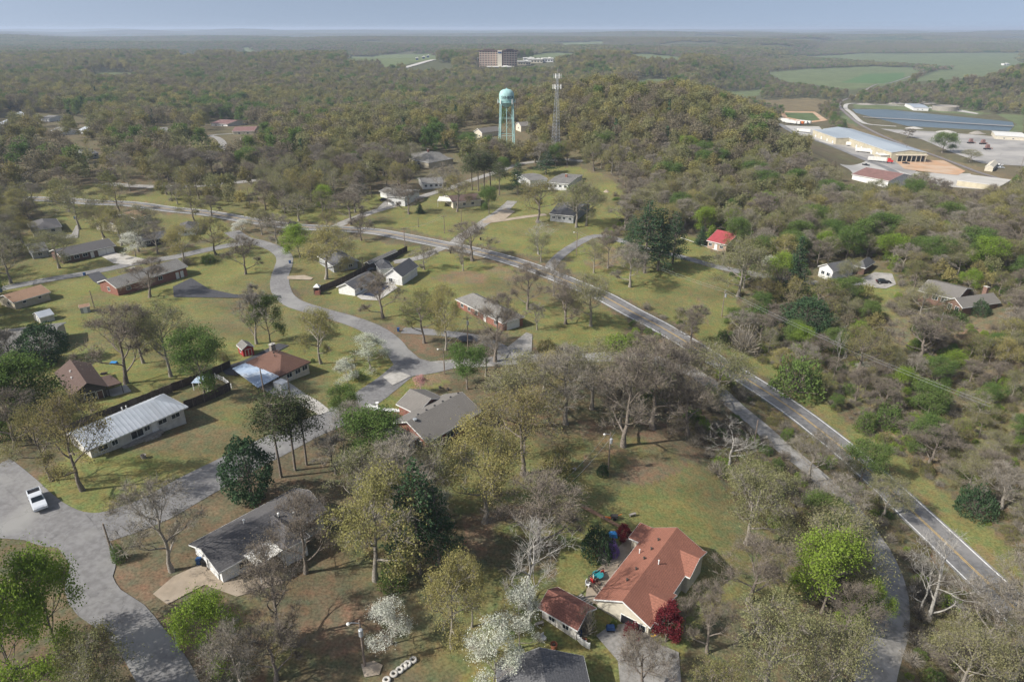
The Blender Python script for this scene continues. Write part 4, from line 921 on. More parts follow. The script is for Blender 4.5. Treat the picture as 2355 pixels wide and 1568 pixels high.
def simple(name, label, A, B_, X, he, wall, roof, rise, kind, wins=(), cat='house', trim='trim', ov=.45, chim=None, group=None, **kw):
    h = House(name, label, A, B_, X, he, cat, group); h.body(h.main, wall, roof, rise, kind, trim=trim, ov=ov)
    for w in wins: h.opening(h.main, *w[:5], ov=ov, **(w[5] if len(w) > 5 else {}))
    if chim: h.chimney(*chim)
    return h
GD = dict(kind='garage_door', pane='trim'); DR = dict(kind='door', pane='trim')
W = lambda side, *ts: [(side, t, 1.3, 1.1, 1.0) for t in ts]
# terracotta roofed house
h = House('ranch_house', 'large cream house with a terracotta shingle roof and patio on the bottom lawn', (1364.3, 1377.2), (1495.5, 1443.3), (1611, 1262), 2.8); V = h.main
h.body(V, 'cream', 'terracotta', 2.3, 'gy')
L_, W_2 = V[2], V[3]
Vw = (L_ / 2 - 2.4, W_2 / 2 - 3.6, 6.4, 7.0, 0, 2.82); h.body(Vw, 'cream', 'terracotta', 1.25, 'gx')
Vw3 = (L_ / 2 - 2.4, -W_2 / 2 + 4.6, 6.0, 6.6, 0, 2.82); h.body(Vw3, 'cream', 'terracotta', 1.25, 'gx')
Vw2 = (-L_ / 2 + .2, W_2 / 2 - 2.2, 4.2, 4.3, 0, 2.78); h.body(Vw2, 'cream', 'terracotta', .9, 'flat')
h.vents(V, [(-1.6, -5), (-1.5, -2.2), (-1.5, .6), (-1.5, 3.2), (-1.5, 5.8)], 2.3, 'y'); h.vents(V, [(-3, 2.2), (.9, .6)], 2.3, 'y', 'trim', .7, .09)
h.opening(V, 'f', .62, 2.3, 2.2, .05, kind='door', pane='black', frame='trim'); h.opening(V, 'f', .85, 1.6, 1.2, .9)
for t in (.2, .4, .6): h.opening(V, 'l', t, 1.8 if t == .4 else 1.2, 1.3, .8, kind='window')
for t in (.3, .5, .7): h.opening(V, 'r', t, 1.2, 1.1, 1.0)
HT = h
h = simple('garden_building', 'low building with a rust brown roof crossed by branch shadows beside the terracotta house', (1236, 1397), (1328, 1450), (1370, 1397), 2.3, 'offwhite', 'redshed', 1.5, 'gx', [('f', .3, 1.0, .9, .9), ('f', .7, 1.0, .9, .9), ('r', .5, 1.0, 2.0, .1, DR)], 'outbuilding')
h = simple('hip_roof_house', 'grey hip roofed building cut off by the bottom edge', (1150, 1660), (1372, 1640), (1240, 1516), 2.8, 'greywall', 'slateroof', 2.2, 'gy', W('r', .3, .6), 'house')
# long dark grey house
h = House('ranch_house', 'long dark grey roofed house with a white gable wall and striped white patio cover', (503, 1318), (752, 1174), (426, 1255.5), 2.7); V = h.main
h.body(V, 'white', 'dkgreyroof', 1.8, 'gx', ov=.55)
Vb = h.vol((650, 1268), (713, 1233), (640, 1180), 2.68); h.body(Vb, 'white', 'dkgreyroof', 1.75, 'hip', ov=.5)
h.canopy([(594, 1303.5), (651, 1263.5), (618, 1239.5), (560, 1276.5)], 2.95, 'whitemetal', 'patio_cover', ribs=14)
h.vents(V, [(-2, .6), (2.5, -1.5), (4.5, -2.5)], 2.0, 'x', 'trim', .5); h.opening(V, 'l', .35, 2.4, 2.1, .05, **GD); h.opening(V, 'l', .72, 2.4, 2.1, .05, **GD)
for t in (.2, .38, .7, .88): h.opening(V, 'f', t, 1.5, 1.1, 1.0)
h.opening(V, 'f', .5, 1.0, 2.0, .1, **DR)
# brick house with the grey roof
h = House('brick_house', 'red brick house with a long grey shingle roof at the road junction', (981.8, 1018.6), (1108, 945.5), (910.8, 964.5), 3.0); V = h.main
h.body(V, 'brick', 'greyroof', 2.6, 'gx', ov=.6)
Vb = (V[2] * .16, V[3] / 2 + 1.6, 8.5, 6.5, 0, 3.0); h.body(Vb, 'brick', 'greyroof', 1.9, 'gy')
Vc = (-V[2] / 2 - 2.6, .8, 6.2, V[3] * .62, 0, 2.9); h.body(Vc, 'brick', 'greyroof', .9, 'flat')
h.vents(V, [(x, .35) for x in (-4.5, -2.2, .1, 2.4, 4.7, 7)], 2.6, 'x', 'black', .12, .16); h.vents(V, [(-6.2, -.6)], 2.6, 'x', 'steel', .3, .3)
for t in (.2, .42, .6, .8): h.opening(V, 'f', t, 1.8, 1.2, 1.0)
h.opening(V, 'l', .78, 1.2, 1.2, 1.0); h.opening(Vc, 'f', .55, .95, 2.05, .1, **DR); h.opening(Vc, 'f', .82, .95, 2.05, .1, **DR)
b = MB(); b.box((-V[2] / 2 - 1.2, -V[3] / 2 - 1.0, .0), (3.2, .25, 1.8)); b.box((-V[2] / 2 + .4, -V[3] / 2 - 1.0, -.1), (.25, 2.2, 1.5)); b.build('porch_wall', 'brick', h.root)
b = MB(); b.box((-V[2] / 2 - 1.2, -V[3] / 2 - .2, -.4), (4.2, 3.6, 1.0)); b.build('porch_slab', 'tanconcrete', h.root)
# white metal roofed house
h = House('ranch_house', 'long weathered white house under a pale seamed metal roof beside a wooden fence', (200, 1037), (432.8, 934.9), (384.7, 901.4), 2.8); V = h.main
h.body(V, 'offwhite', 'metalroof', 2.0, 'hipl', ov=.7); h.ribs(V, 2.0, 'metalroof', .8)
for t, w in ((.12, 1.6), (.24, 1.0), (.58, 1.0), (.75, 1.6), (.9, 1.6)): h.opening(V, 'f', t, w, .9, 1.3, ov=.7)
h.opening(V, 'f', .47, 2.2, 1.6, .8, ov=.7); h.opening(V, 'f', .66, 1.0, 2.0, .2, ov=.7, **DR)
b = MB(); b.box((0, -V[3] / 2 + .3, .15), (7.5, 1.4, .5)); b.box((1.5, -V[3] / 2 - .5, -.05), (3, .6, .4)); b.build('porch_slab', 'stone', h.root)
h.vents(V, [(0, 1.2), (.7, 1.0)], 2.0, 'x', 'whitemetal', .8, .1)
# brown hip roofed house with blue metal carport
h = House('hip_roof_house', 'tan house with a brown hip roof and a blue white metal carport', (643, 866.6), (715, 831.6), (573, 830), 2.6); V = h.main
h.body(V, 'cream', 'brownroof', 2.5, 'hip', trim='darktrim')
h.canopy([(593, 891), (641.7, 865), (573, 830), (534, 847)], 2.75, 'bluemetal', 'carport_roof', ribs=16, pm='darktrim')
for t in (.3, .6, .85): h.opening(V, 'f', t, 1.4, 1.0, 1.1)
h.opening(V, 'r', .5, 1.4, 1.0, 1.1); h.chimney(V[2] * .22, V[3] * .30, 2.0, 5.6, 1.2, 'stone'); h.vents(V, [(-1, -.8), (-.3, .5), (.6, -.3)], 2.5, 'x', 'darktrim', .3, .1)
b = MB(); b.box((-V[2] / 2 - 1.0, -V[3] / 2 - 1.5, 1.1), (2.2, 2.6, 2.4)); b.build('store_room', 'white', h.root)
# brown roofed house at left
h = House('ranch_house', 'dark walled house with a plum brown roof and side porch at the left', (161.5, 914.5), (248.6, 889.4), (197, 838), 2.6); V = h.main
h.body(V, 'darkwall', 'dkbrownroof', 2.1, 'gy', trim='darktrim'); h.canopy([(246, 889), (280, 880), (253, 861), (226, 868)], 2.6, 'dkbrownroof', 'porch_roof', pm='darktrim', th=.2)
h.vents(V, [(-1.2, 2), (-1.6, -1)], 2.1, 'y', 'trim', .3); h.opening(V, 'f', .5, 2, 1.2, 1.0); h.opening(V, 'f', .8, 1.0, 2, .1, kind='door', pane='brownwall'); h.opening(V, 'r', .5, 1.4, 1.0, 1.1)
b = MB(); b.box((V[2] / 2 + 1.5, -V[3] / 2 + 2, .05), (5, 4, .25)); b.build('patio_slab', 'concrete', h.root)
simple('ranch_house', 'house with a pinkish grey roof cut by the left edge behind a bare tree', (-40, 822), (122, 800), (66, 752), 2.8, 'tanwall', 'worngrey', 2.2, 'gx', W('f', .5, .75, .9))
simple('ranch_house', 'tan walled house with an orange tan roof at the left edge of the big lawn', (30, 697), (117, 671.6), (100, 653), 2.6, 'tanwall', 'tanroof', 1.6, 'gx', [('f', .28, .9, .7, 1.5), ('f', .72, .9, .7, 1.5)] + [('l', .6, 1.2, 1.1, 1.0)])
simple('garden_shed', 'small grey white barn shaped shed on the big lawn', (90, 732), (125, 722.5), (110, 713), 1.9, 'offwhite', 'metalroof', 1.1, 'gx', [('l', .5, 1.2, 1.6, .1, DR)], 'shed', ov=.15)
simple('garden_shed', 'tiny pale blue shed with an orange roof on the big lawn', (182, 709), (207, 704.5), (200, 699), 1.9, 'greywall', 'tanroof', .6, 'gx', [('f', .5, .9, 1.6, .1, DR)], 'shed', ov=.15)
h = simple('red_barn_shed', 'red garden shed with white trimmed double doors', (556, 805), (585, 797), (570, 786), 2.2, 'redwall', 'worngrey', 1.0, 'gy', [('l', .5, .9, .9, .9)], 'shed', ov=.25)
V = h.main
for t in (.36, .64): h.opening(V, 'f', t, V[2] * .22, 1.75, .12, ov=.25, kind='door', pane='redwall')
simple('ranch_house', 'grey roofed ranch house with double white garage doors', (140, 592), (267, 565), (254, 549), 2.7, 'brownwall', 'dkgreyroof', 1.8, 'gx', [('f', .74, 2.6, 2.1, .05, GD), ('f', .9, 2.6, 2.1, .05, GD), ('f', .1, 1.6, 1.2, 1), ('f', .26, 1.6, 1.2, 1), ('f', .42, 1.6, 1.2, 1), ('f', .55, 1.0, 2.0, .1, DR)])
h = simple('brick_house', 'long red brick house with a brown grey roof and basement drive', (267, 663), (432, 613), (417, 593), 3.2, 'brick', 'worngrey', 1.9, 'gx', [('f', .85, 1.0, 2.1, .0, DR), ('f', .92, 1.0, 2.1, 0, DR), ('l', .5, 1.2, 1.2, 1.2), ('f', .15, 1.4, 1.1, 1.4), ('f', .4, 1.4, 1.1, 1.4), ('f', .6, 1.4, 1.1, 1.4)])
h.chimney(-2.5, 1.5, 3, 5.8, 1.6, 'brick'); h.canopy([(262, 655), (272, 650), (268, 640), (255, 645)], 2.4, 'worngrey', 'porch_roof', pm='trim')
h = simple('ranch_house', 'split roof house, half mossy brown and half tan, below the highway', (272, 520), (350, 496), (253, 503), 2.7, 'cream', 'dkbrownroof', 1.8, 'gx', W('f', .2, .5), trim='trim')
V = h.main; Vt = (V[2] * .27, .4, V[2] * .48, V[3] * .96, 0, 3.3); h.body(Vt, 'cream', 'tanroof', 1.7, 'gx'); h.chimney(V[2] * .36, -V[3] * .3, 2, 5.4, 1.3)
simple('ranch_house', 'dark grey roofed house among trees at upper left', (72, 531), (143, 521), (130, 503), 2.7, 'cream', 'dkgreyroof', 1.9, 'hip', W('f', .3, .7) + W('l', .5))
simple('ranch_house', 'small dark gabled house behind the white garage doors', (70, 582), (112, 575), (104, 558), 2.6, 'greywall', 'slateroof', 1.8, 'gx', W('f', .5))
simple('ranch_house', 'long slate roofed house half hidden by oaks near the small dogwood', (318, 556), (388, 545), (378, 533), 2.6, 'darkwall', 'slateroof', 1.6, 'gx', W('f', .3, .6))
simple('ranch_house', 'dark roofed white house half hidden south of the highway', (405, 530), (450, 527), (445, 512), 2.6, 'white', 'dkgreyroof', 1.6, 'hip', W('f', .4))
# white double roofed house by the pool
h = House('white_house', 'white gabled house with a dark double roof next to the pool', (882, 633), (925, 638), (971, 613), 3.2); V = h.main
h.body(V, 'white', 'slateroof', 2.6, 'gy'); Vb = h.vol((872, 620), (905, 616), (900, 600), 3.2); h.body(Vb, 'white', 'slateroof', 1.9, 'hip'); h.opening(V, 'f', .3, 1.2, 1.2, 1.0); h.opening(V, 'f', .7, 1.0, 2.0, .1, **DR)
h = simple('white_garage', 'long low white garage with a slate roof along the wooden fence', (816, 667), (868, 638), (783, 655), 2.5, 'white', 'slateroof', 1.7, 'gx', W('f', .3, .7), 'garage')
simple('dark_house', 'dark roofed house hidden behind a golden oak at the fence', (765, 612), (825, 600), (790, 578), 2.8, 'greywall', 'slateroof', 2.0, 'gy', W('f', .3, .7))
simple('long_shed', 'long low grey shed behind the wooden fence', (849, 607), (914, 578), (843, 602), 2.2, 'darkwall', 'worngrey', .6, 'gx', (), 'shed', ov=.15)
h = simple('brick_house', 'brick house with a worn pale grey roof and white double garage', (1046, 688), (1156, 744), (1208, 729), 2.7, 'brick', 'worngrey', 2.2, 'hip', [('r', .5, 4.4, 2.1, .05, GD), ('f', .62, 1.0, 2.0, .1, DR)] + W('f', .12, .28, .44, .85))
# upper road
h = simple('white_house', 'white two level house with a grey roof on the upper road', (888, 452), (931, 455), (915, 434), 4.2, 'white', 'worngrey', 1.6, 'gx', W('f', .3, .7) + [('f', .35, 2.6, 2.0, .0, GD)])
Vb = h.vol((871, 440), (889, 443), (890, 430), 3.2); h.body(Vb, 'white', 'worngrey', 1.0, 'gx')
simple('white_house', 'white cottage with a grey roof set back from the upper road', (970, 423), (1022, 420), (1014, 408), 2.9, 'white', 'worngrey', 1.6, 'gx', W('f', .15, .4, .65, .85))
h = simple('brown_house', 'cream house with a brown roof and pale drive on the upper road', (1040, 466), (1108, 460), (1098, 445), 2.9, 'cream', 'dkbrownroof', 1.7, 'gx', W('f', .15, .4, .7) + W('l', .5)); h.canopy([(1005, 462), (1045, 464), (1040, 452), (1010, 452)], 2.9, 'whitemetal', 'carport_roof')
h = simple('white_house', 'long flat white house with a grey roof by the upper road', (1258, 420), (1308, 424), (1304, 400), 3.0, 'white', 'worngrey', .7, 'gx', W('f', .15, .35, .6, .85), chim=(0, 1, 3, 5.2, 1.2)); Vb = h.vol((1218, 416), (1260, 412), (1255, 396), 3.0); h.body(Vb, 'white', 'worngrey', .8, 'gx')
simple('dark_house', 'dark slate roofed house with white framed windows behind bare oaks', (1262, 492), (1320, 498), (1316, 466), 3.0, 'greywall', 'slateroof', 2.2, 'gx', W('f', .15, .4, .6, .85))
h = simple('large_house', 'large brown grey hip roofed house in the trees, west of the water tower', (953, 371), (1035, 366), (1028, 349), 3.4, 'tanwall', 'worngrey', 2.6, 'hip', W('f', .1, .3, .5, .7) + W('l', .5), chim=(1, 1, 4, 7.5, 1.2)); Vb = h.vol((948, 368), (985, 375), (970, 352), 3.2); h.body(Vb, 'tanwall', 'worngrey', 2.4, 'hip')
simple('cream_house', 'cream gabled house just left of the water tower', (1088, 303), (1108, 306), (1122, 296), 3.8, 'cream', 'greyroof', 2.6, 'gy', W('f', .3, .7))
simple('grey_house', 'grey roofed house at the foot of the water tower', (1108, 332), (1160, 330), (1148, 317), 3.4, 'cream', 'dkgreyroof', 2.2, 'gx', [('f', .75, 3, 2.2, .1, GD), ('f', .3, 1.3, 1.2, 1.0)])
simple('cream_house', 'small cream gable showing behind the water tower legs', (1184, 285), (1197, 289), (1206, 282), 3.4, 'cream', 'greyroof', 2.2, 'gy', W('f', .5))
# east side
h = simple('stone_cottage', 'stone cottage with a bright red metal roof', (1624, 553), (1671, 564), (1642, 531), 2.9, 'tanbrick', 'redroof', 3.0, 'gx', [('f', .45, 1.0, 2.0, .1, DR)] + W('f', .15, .75), 'cottage', chim=(3.2, 1.2, 3, 6.6, .8, 'brick', False))
h = simple('white_house', 'small white gabled house with a grey roof in the east wood', (1880, 612), (1916, 625), (1952, 610), 3.2, 'white', 'slateroof', 1.9, 'gy', W('f', .3, .7))
simple('dark_house', 'small dark hump roofed outbuilding behind the white gabled house', (1962, 611), (1990, 617), (1988, 598), 2.4, 'brownwall', 'slateroof', 2.0, 'hip', (), 'outbuilding')
h = House('brick_house', 'brown brick house with white framed windows and a tan grey roof on the right', (2169, 690), (2213, 708), (2282, 688), 2.6); V = h.main
h.body(V, 'brownbrick', 'greyroof', 2.0, 'gy'); h.opening(V, 'f', .3, 1.2, 1.7, .5); h.opening(V, 'f', .72, 1.2, 1.7, .5); Vb = h.vol((2110, 668), (2200, 690), (2185, 652), 2.6); h.body(Vb, 'brownbrick', 'greyroof', 1.9, 'gx'); [h.opening(Vb, 'f', t, 1.5, 1.2, .9) for t in (.2, .45, .7)]; h.chimney(-V[2] * .2, V[3] * .4, 3, 6.2, 1.3, 'brownbrick')
# houses in the left wood
for lab, A, B_, X, wl, rf in [('house with a faded red roof in the left wood', (483, 285), (523, 287), (518, 276), 'white', 'rustroof'), ('house with a rust brown roof beside the curving wood lane', (533, 304), (585, 303), (578, 293), 'cream', 'rustroof'), ('white walled house at the left edge of the far wood', (-12, 286), (14, 286), (8, 275), 'white', 'metalroof'), ('white gabled house glimpsed in the left wood', (114, 301), (134, 306), (140, 292), 'white', 'worngrey'),
    ('small white shed glimpsed deep in the left wood', (181, 300), (193, 301), (192, 294), 'white', 'metalroof'), ('grey roofed house half hidden in the left wood', (200, 356), (228, 352), (222, 342), 'greywall', 'slateroof'), ('pale roofed house half hidden left of the wood lane', (352, 309), (388, 307), (384, 294), 'white', 'worngrey'), ('low dark roofed house at the left edge above the highway', (28, 410), (70, 408), (64, 398), 'tanwall', 'dkgreyroof'), ('dark roofed house right of the wood lane', (556, 329), (590, 327), (586, 318), 'darkwall', 'dkbrownroof'), ('pale house in a gap of the wood north of the far lane', (90, 273), (112, 274), (110, 266), 'white', 'worngrey'), ('white house beside the top left wood gap', (26, 264), (48, 266), (44, 258), 'white', 'metalroof')]:
    simple('wood_house', lab, A, B_, X, 3.0, wl, rf, 1.8, 'gx', W('f', .3, .7), group='houses scattered in the left wood')
# valley
h = House('warehouse', 'long tan metal warehouse with a blue grey roof in the valley', (1892, 297), (2050, 351), (2154, 358), 8.0, 'warehouse'); V = h.main; L_, W_2 = V[2], V[3]
h.body(V, 'metaltan', 'warehouseroof', 2.2, 'gx', ov=.3, th=.4, trim='whitepaint')
b = MB(); [b.box((L_ / 2 - .2, -W_2 / 2 + W_2 * (.2 + .75 * (i + .5) / 6), 2.6), (.3, W_2 * .11, 5.0)) for i in range(6)]; b.build('glazed_front', 'glass', h.root)
b = MB(); b.box((L_ / 2 + 1.2, W_2 * .06, 5.9), (3.0, W_2 * .86, .6)); b.build('canopy_roof', 'cream', h.root)
for i in range(7): p = MB(); p.box((L_ / 2 + 2.4, -W_2 * .34 + i * W_2 * .13, 2.3), (.35, .35, 6.4)); p.build('post', 'cream', h.root)
Vn = (-L_ * .27, -W_2 / 2 - 6, L_ * .4, 13, 0, 7.8); h.body(Vn, 'metaltan', 'warehouseroof', .3, 'flat', ov=.3, trim='whitepaint'); Vo = (L_ / 2 - 8, -W_2 / 2 - 4, 12, 8, 0, 5.0); h.body(Vo, 'metaltan', 'whitemetal', .6, 'flat', ov=.3)
for t in (.55, .62, .69, .76, .83): h.opening(V, 'f', t, 3.2, 3.6, .5, ov=.3, kind='dock_door', pane='trim', frame='darktrim')
for t in (.15, .4, .65, .88): h.opening(Vn, 'f', t, 3.2, 3.6, .5, ov=.3, kind='dock_door', pane='trim', frame='darktrim')
simple('shop_building', 'long low building with a faded red metal roof below the warehouse', (1957, 402), (2043, 418), (1985, 386), 4.0, 'white', 'rustroof', 2.6, 'gx', [('f', .2, 3, 2.6, .2, GD), ('f', .4, 3, 2.6, .2, GD), ('f', .7, 1.5, 1.2, 1.2)], 'shop')
simple('flat_building', 'flat tan building beside the railway at the right', (2200, 415), (2300, 428), (2312, 413), 4.5, 'metaltan', 'palelot', .5, 'flat', [('r', .5, 2.4, 2.6, .2, dict(kind='door', pane='darkwall'))], 'building', ov=.2)
simple('hut', 'small cream hut with a rounded roof at the edge of the grey lot', (2264, 384), (2284, 386), (2290, 374), 3.4, 'cream', 'cream', 2.0, 'gy', (), 'hut', ov=.2)
simple('office_hut', 'long cream shed at the far right side of the grey lot', (2288, 312), (2360, 316), (2358, 306), 4, 'cream', 'whitemetal', .8, 'gx', W('f', .3, .6), 'shed')
simple('pump_house', 'low white treatment building beyond the pond', (2100, 248), (2136, 249), (2134, 240), 4, 'white', 'warehouseroof', 1.2, 'gx', W('f', .3, .6), 'building')
# hotel
def hotel():
    g = G(1145, 156); z = g.z; e = empty('hotel', (g.x, g.y, z), 'nine storey striped brick hotel block beyond the wood', 'hotel'); _, _, d = proj(g.x, g.y, z); s = d / FP; Hh = 34 * s
    BLD.append((g.x, g.y, 60 * s / 2))
    def wing(cx, cy, L, D, rz, hh, nm):
        b = MB(); b.box((cx, cy, hh / 2 - 4), (L, D, hh + 8), rz); w = b.build(nm, 'hotelwall', e)
        c, q = math.cos(rz), math.sin(rz); n = 9; nw = int(L / 5.5)
        r = MB(); r.box((cx, cy, hh + 1.2), (L + 3, D + 3, 2.4), rz); r.box((cx, cy, hh + 3.4), (L * .55, D * .6, 2.2), rz); r.build('roof', 'dkbrownroof', e)
        st = MB()
        for j in range(n): st.box((cx + q * (D / 2 + .12), cy - c * (D / 2 + .12), (j + .22) * hh / n), (L * .998, .3, hh / n * .24), rz)
        st.build('storey_band', 'cream', w)
        for i in range(nw):
            wb = MB()
            for j in range(n): x = -L / 2 + (i + .5) * L / nw; wb.box((cx + x * c + q * (D / 2 + .2), cy + x * q - c * (D / 2 + .2), (j + .62) * hh / n), (L / nw * .5, .3, hh / n * .46), rz)
            wb.build('window_column', 'glass', w)
    M['hotelwall'] = mat('hotel_wall', (.42, .27, .21), (.36, .23, .18), .1)
    wing(-21 * s, 8 * s, 44 * s, 10 * s, R(-4), Hh, 'west_wing'); wing(26 * s, 6 * s, 34 * s, 11 * s, R(24), Hh, 'east_wing')
    b = MB(); b.box((4 * s, -2 * s, Hh / 2 - 2), (10 * s, 12 * s, Hh + 8)); b.build('stair_tower', 'cream', e)
    b = MB(); b.box((4 * s, -8.2 * s, Hh * .93), (8 * s, .5, Hh * .1)); b.build('blue_panel', 'blue', e)
hotel()
def farblock(u, v, w, h, m, lab, name='far_building', roof='whitemetal', cat='building', group=None):
    g = G(u, v); _, _, d = proj(g.x, g.y, g.z); s = d / FP; r = MB(); e = empty(name, g, lab, cat, group); BLD.append((g.x, g.y, w * s / 2))
    r.box((0, 0, h * s / 2 - 3), (w * s, min(w, 22) * s * .8, h * s + 6)); o = r.build('wall', m, e); r = MB(); r.box((0, 0, h * s + .5), (w * s + 2, min(w, 22) * s * .8 + 2, 1.2)); r.box((w * s * .2, 0, h * s + 1.8), (w * s * .2, 6, 1.5)); r.build('roof', roof, e)
    r = MB(); n = max(2, int(w / 6))
    for i in range(n): r.box(((i + .5 - n / 2) * w * s / n, -min(w, 22) * s * .4 - .1, h * s * .45), (w * s / n * .45, .3, h * s * .35))
    r.build('window_row', 'glass', e)
for a in [(1205, 150, 30, 7, 'tanwall', 'low tan annex touching the hotel'), (1230, 145, 34, 7, 'cream', 'cream casino hall right of the hotel'), (1258, 143, 26, 7, 'white', 'pale flat roofed hall farthest right of the hotel'), (1215, 139, 24, 4, 'white', 'white canopy row behind the hotel annex'), (1090, 138, 26, 3, 'white', 'low white shed left of the hotel'), (1150, 158, 60, 3, 'darkwall', 'dark entrance block in front of the hotel'), (1420, 140, 30, 3, 'tanwall', 'long tan farm shed beside the small white water tank'), (985, 119, 9, 4, 'white', 'white barn, left of three near the far highway'), (1006, 118, 10, 4, 'greywall', 'blue grey barn, middle of three near the far highway'), (1019, 118, 7, 3, 'white', 'white barn, right of three near the far highway'), (980, 107, 12, 3, 'cream', 'far cream building on the ridge left of the hotel'), (1010, 106, 11, 3, 'cream', 'far cream building second on the ridge left of the hotel'), (1270, 106, 6, 2.5, 'white', 'tiny white farm building above the casino hall'), (1276, 107, 5, 2.5, 'white', 'tiny white farm building beside its twin above the casino hall'), (402, 75.5, 5, 2, 'white', 'pale speck of a farmhouse on the left horizon'), (482, 89, 6, 2.5, 'white', 'tiny white farmhouse far at upper left'), (2310, 151, 12, 3, 'white', 'white farm shed at the far right field'), (770, 181, 44, 3, 'palelot', 'long pale roofed building in the far wood clearing'), (5, 180, 10, 3, 'white', 'white building at the left edge of the far wood'), (959, 139, 5, 4, 'blue', 'left roadside billboard beside the far highway'), (974, 136, 5, 4, 'blue', 'middle roadside billboard beside the far highway'), (984, 133, 5, 4, 'blue', 'right roadside billboard beside the far highway')]: farblock(*a)
# ---------------------------------------------------------------- water tower, mast, tank
def water_tower():
    g = G(1165, 340); x, y, z = g; b, h, w = size_from_px(1165, 340, 205, 35); e = empty('water_tower', g, 'pale teal water tower with a domed tank on five legs', 'water tower'); r = w / 2 * .98; BLD.append((x, y, 7)); zt_ = h - r * 2.35
    prof = [(0, 0), (r * .35, .1 * r), (r * .7, .33 * r), (r * .93, .7 * r), (r, 1.05 * r), (r, 1.5 * r), (r * .95, 1.82 * r), (r * .8, 2.07 * r), (r * .5, 2.26 * r), (.6, 2.34 * r), (0, 2.35 * r)]
    m = MB(); m.lathe([(a, b_ + zt_) for a, b_ in prof], 36); tank = m.build('tank', 'teal', e, True)
    m = MB(); m.lathe([(r * .86, zt_ + r * .66), (r + .5, zt_ + r * .66), (r + .5, zt_ + r * .71), (r * .86, zt_ + r * .71)], 36); m.lathe([(r + .45, zt_ + r * .88), (r + .5, zt_ + r * .88), (r + .5, zt_ + r * .9), (r + .45, zt_ + r * .9)], 36)
    for k in range(24): t = k * math.pi / 12; m.box(((r + .47) * math.cos(t), (r + .47) * math.sin(t), zt_ + r * .79), (.05, .05, r * .2), t)
    m.build('balcony', 'teal', e)
    m = MB(); m.lathe([(.45, zt_ + 2.34 * r), (.5, zt_ + 2.34 * r + .4), (0, zt_ + 2.34 * r + .6)], 12); m.build('finial', 'teal', tank)
    n = 4; zb = [-1, zt_ * .33, zt_ * .66, zt_ + r * .85]; P_ = lambda k, t: Vector(((r * 1.42 - t * r * .34) * math.cos(k * 2 * math.pi / n + .9), (r * 1.42 - t * r * .34) * math.sin(k * 2 * math.pi / n + .9), -1 + t * (zt_ + r * .9 + 1)))
    for k in range(n): l = MB(); l.tube([P_(k, 0), P_(k, 1)], .36, 10); l.build('leg', 'teal', e)
    for t in (.3, .64): 
        q = MB()
        for k in range(n): q.tube([P_(k, t), P_(k + 1, t)], .11, 6)
        q.build('strut_ring', 'teal', e)
    q = MB()
    for a, b_ in ((0, .3), (.3, .64), (.64, .97)):
        for k in range(n): q.tube([P_(k, a), P_(k + 1, b_)], .035, 4); q.tube([P_(k + 1, a), P_(k, b_)], .035, 4)
    q.build('tie_rods', 'teal', e)
    q = MB(); q.tube([(0, 0, -1), (0, 0, zt_ + .5)], .22, 12); q.build('riser_pipe', 'teal', e)
    for t in (.1, 3.2, 4.0, 5.4): a = MB(); a.box(((r + .9) * math.cos(t), (r + .9) * math.sin(t), zt_ + r * .8), (.4, .5, 2.8), t); a.build('antenna_panel', 'whitemetal', e)
    # the town's name lettered round the tank
    txt = 'SENECA'; 
    for i, ch in enumerate(txt):
        cu = bpy.data.curves.new('letter', 'FONT'); cu.body = ch; cu.size = 2.3; cu.extrude = .04; cu.align_x = 'CENTER'; cu.align_y = 'CENTER'; to = bpy.data.objects.new('tmp', cu); COL.objects.link(to)
        dg = bpy.context.evaluated_depsgraph_get(); me = bpy.data.meshes.new_from_object(to.evaluated_get(dg)); bpy.data.objects.remove(to); me.materials.clear(); me.materials.append(M['black'])
        for v in me.vertices: v.co.x *= 1.08
        o = bpy.data.objects.new('letter', me); COL.objects.link(o); o.parent = tank; t = -math.pi / 2 + (i - 2.5) * .30 + .12; rr = r * 1.012
        o.location = (rr * math.cos(t), rr * math.sin(t), zt_ + r * 1.32); o.rotation_euler = (R(90), 0, t + math.pi / 2)
water_tower()
def mast():
    g = G(1277, 352); b, h, w = size_from_px(1277, 352, 170, 8); e = empty('lattice_mast', g, 'grey three legged lattice mast with two rings of antennas', 'radio mast'); BLD.append((g.x, g.y, 4))
    P_ = lambda k, t: Vector(((2.9 * (1 - t) ** 1.1 + .5) * math.cos(k * 2.094 + .5), (2.9 * (1 - t) ** 1.1 + .5) * math.sin(k * 2.094 + .5), t * h))
    for k in range(3): l = MB(); l.tube([P_(k, 0), P_(k, 1)], [.14, .08], 6); l.build('leg', 'steel', e)
    m = MB(); n = 24
    for i in range(n):
        t0, t1 = i / n, (i + 1) / n
        for k in range(3): m.tube([P_(k, t0), P_(k + 1, t1)], .04, 3); m.tube([P_(k + 1, t0), P_(k, t1)], .04, 3); m.tube([P_(k, t0), P_(k + 1, t0)], .035, 3)
    m.build('bracing', 'steel', e)
    for zf, rr, cnt in ((.97, 2.2, 6), (.84, 2.7, 9)):
        m = MB(); m.lathe([(rr - .1, zf * h), (rr, zf * h), (rr, zf * h + .15)], 12)
        for k in range(3): m.tube([(0, 0, zf * h), (rr * math.cos(k * 2.1), rr * math.sin(k * 2.1), zf * h)], .08, 4)
        f = m.build('antenna_frame', 'steel', e)
        for k in range(cnt): t = k * 6.283 / cnt; a = MB(); a.box((rr * math.cos(t), rr * math.sin(t), zf * h), (.22, .42, 2.6), t); a.build('antenna_panel', 'whitemetal', f)
    m = MB(); m.tube([(0, 0, h), (0, 0, h + 3)], .06, 4); m.build('lightning_rod', 'steel', e)
mast()
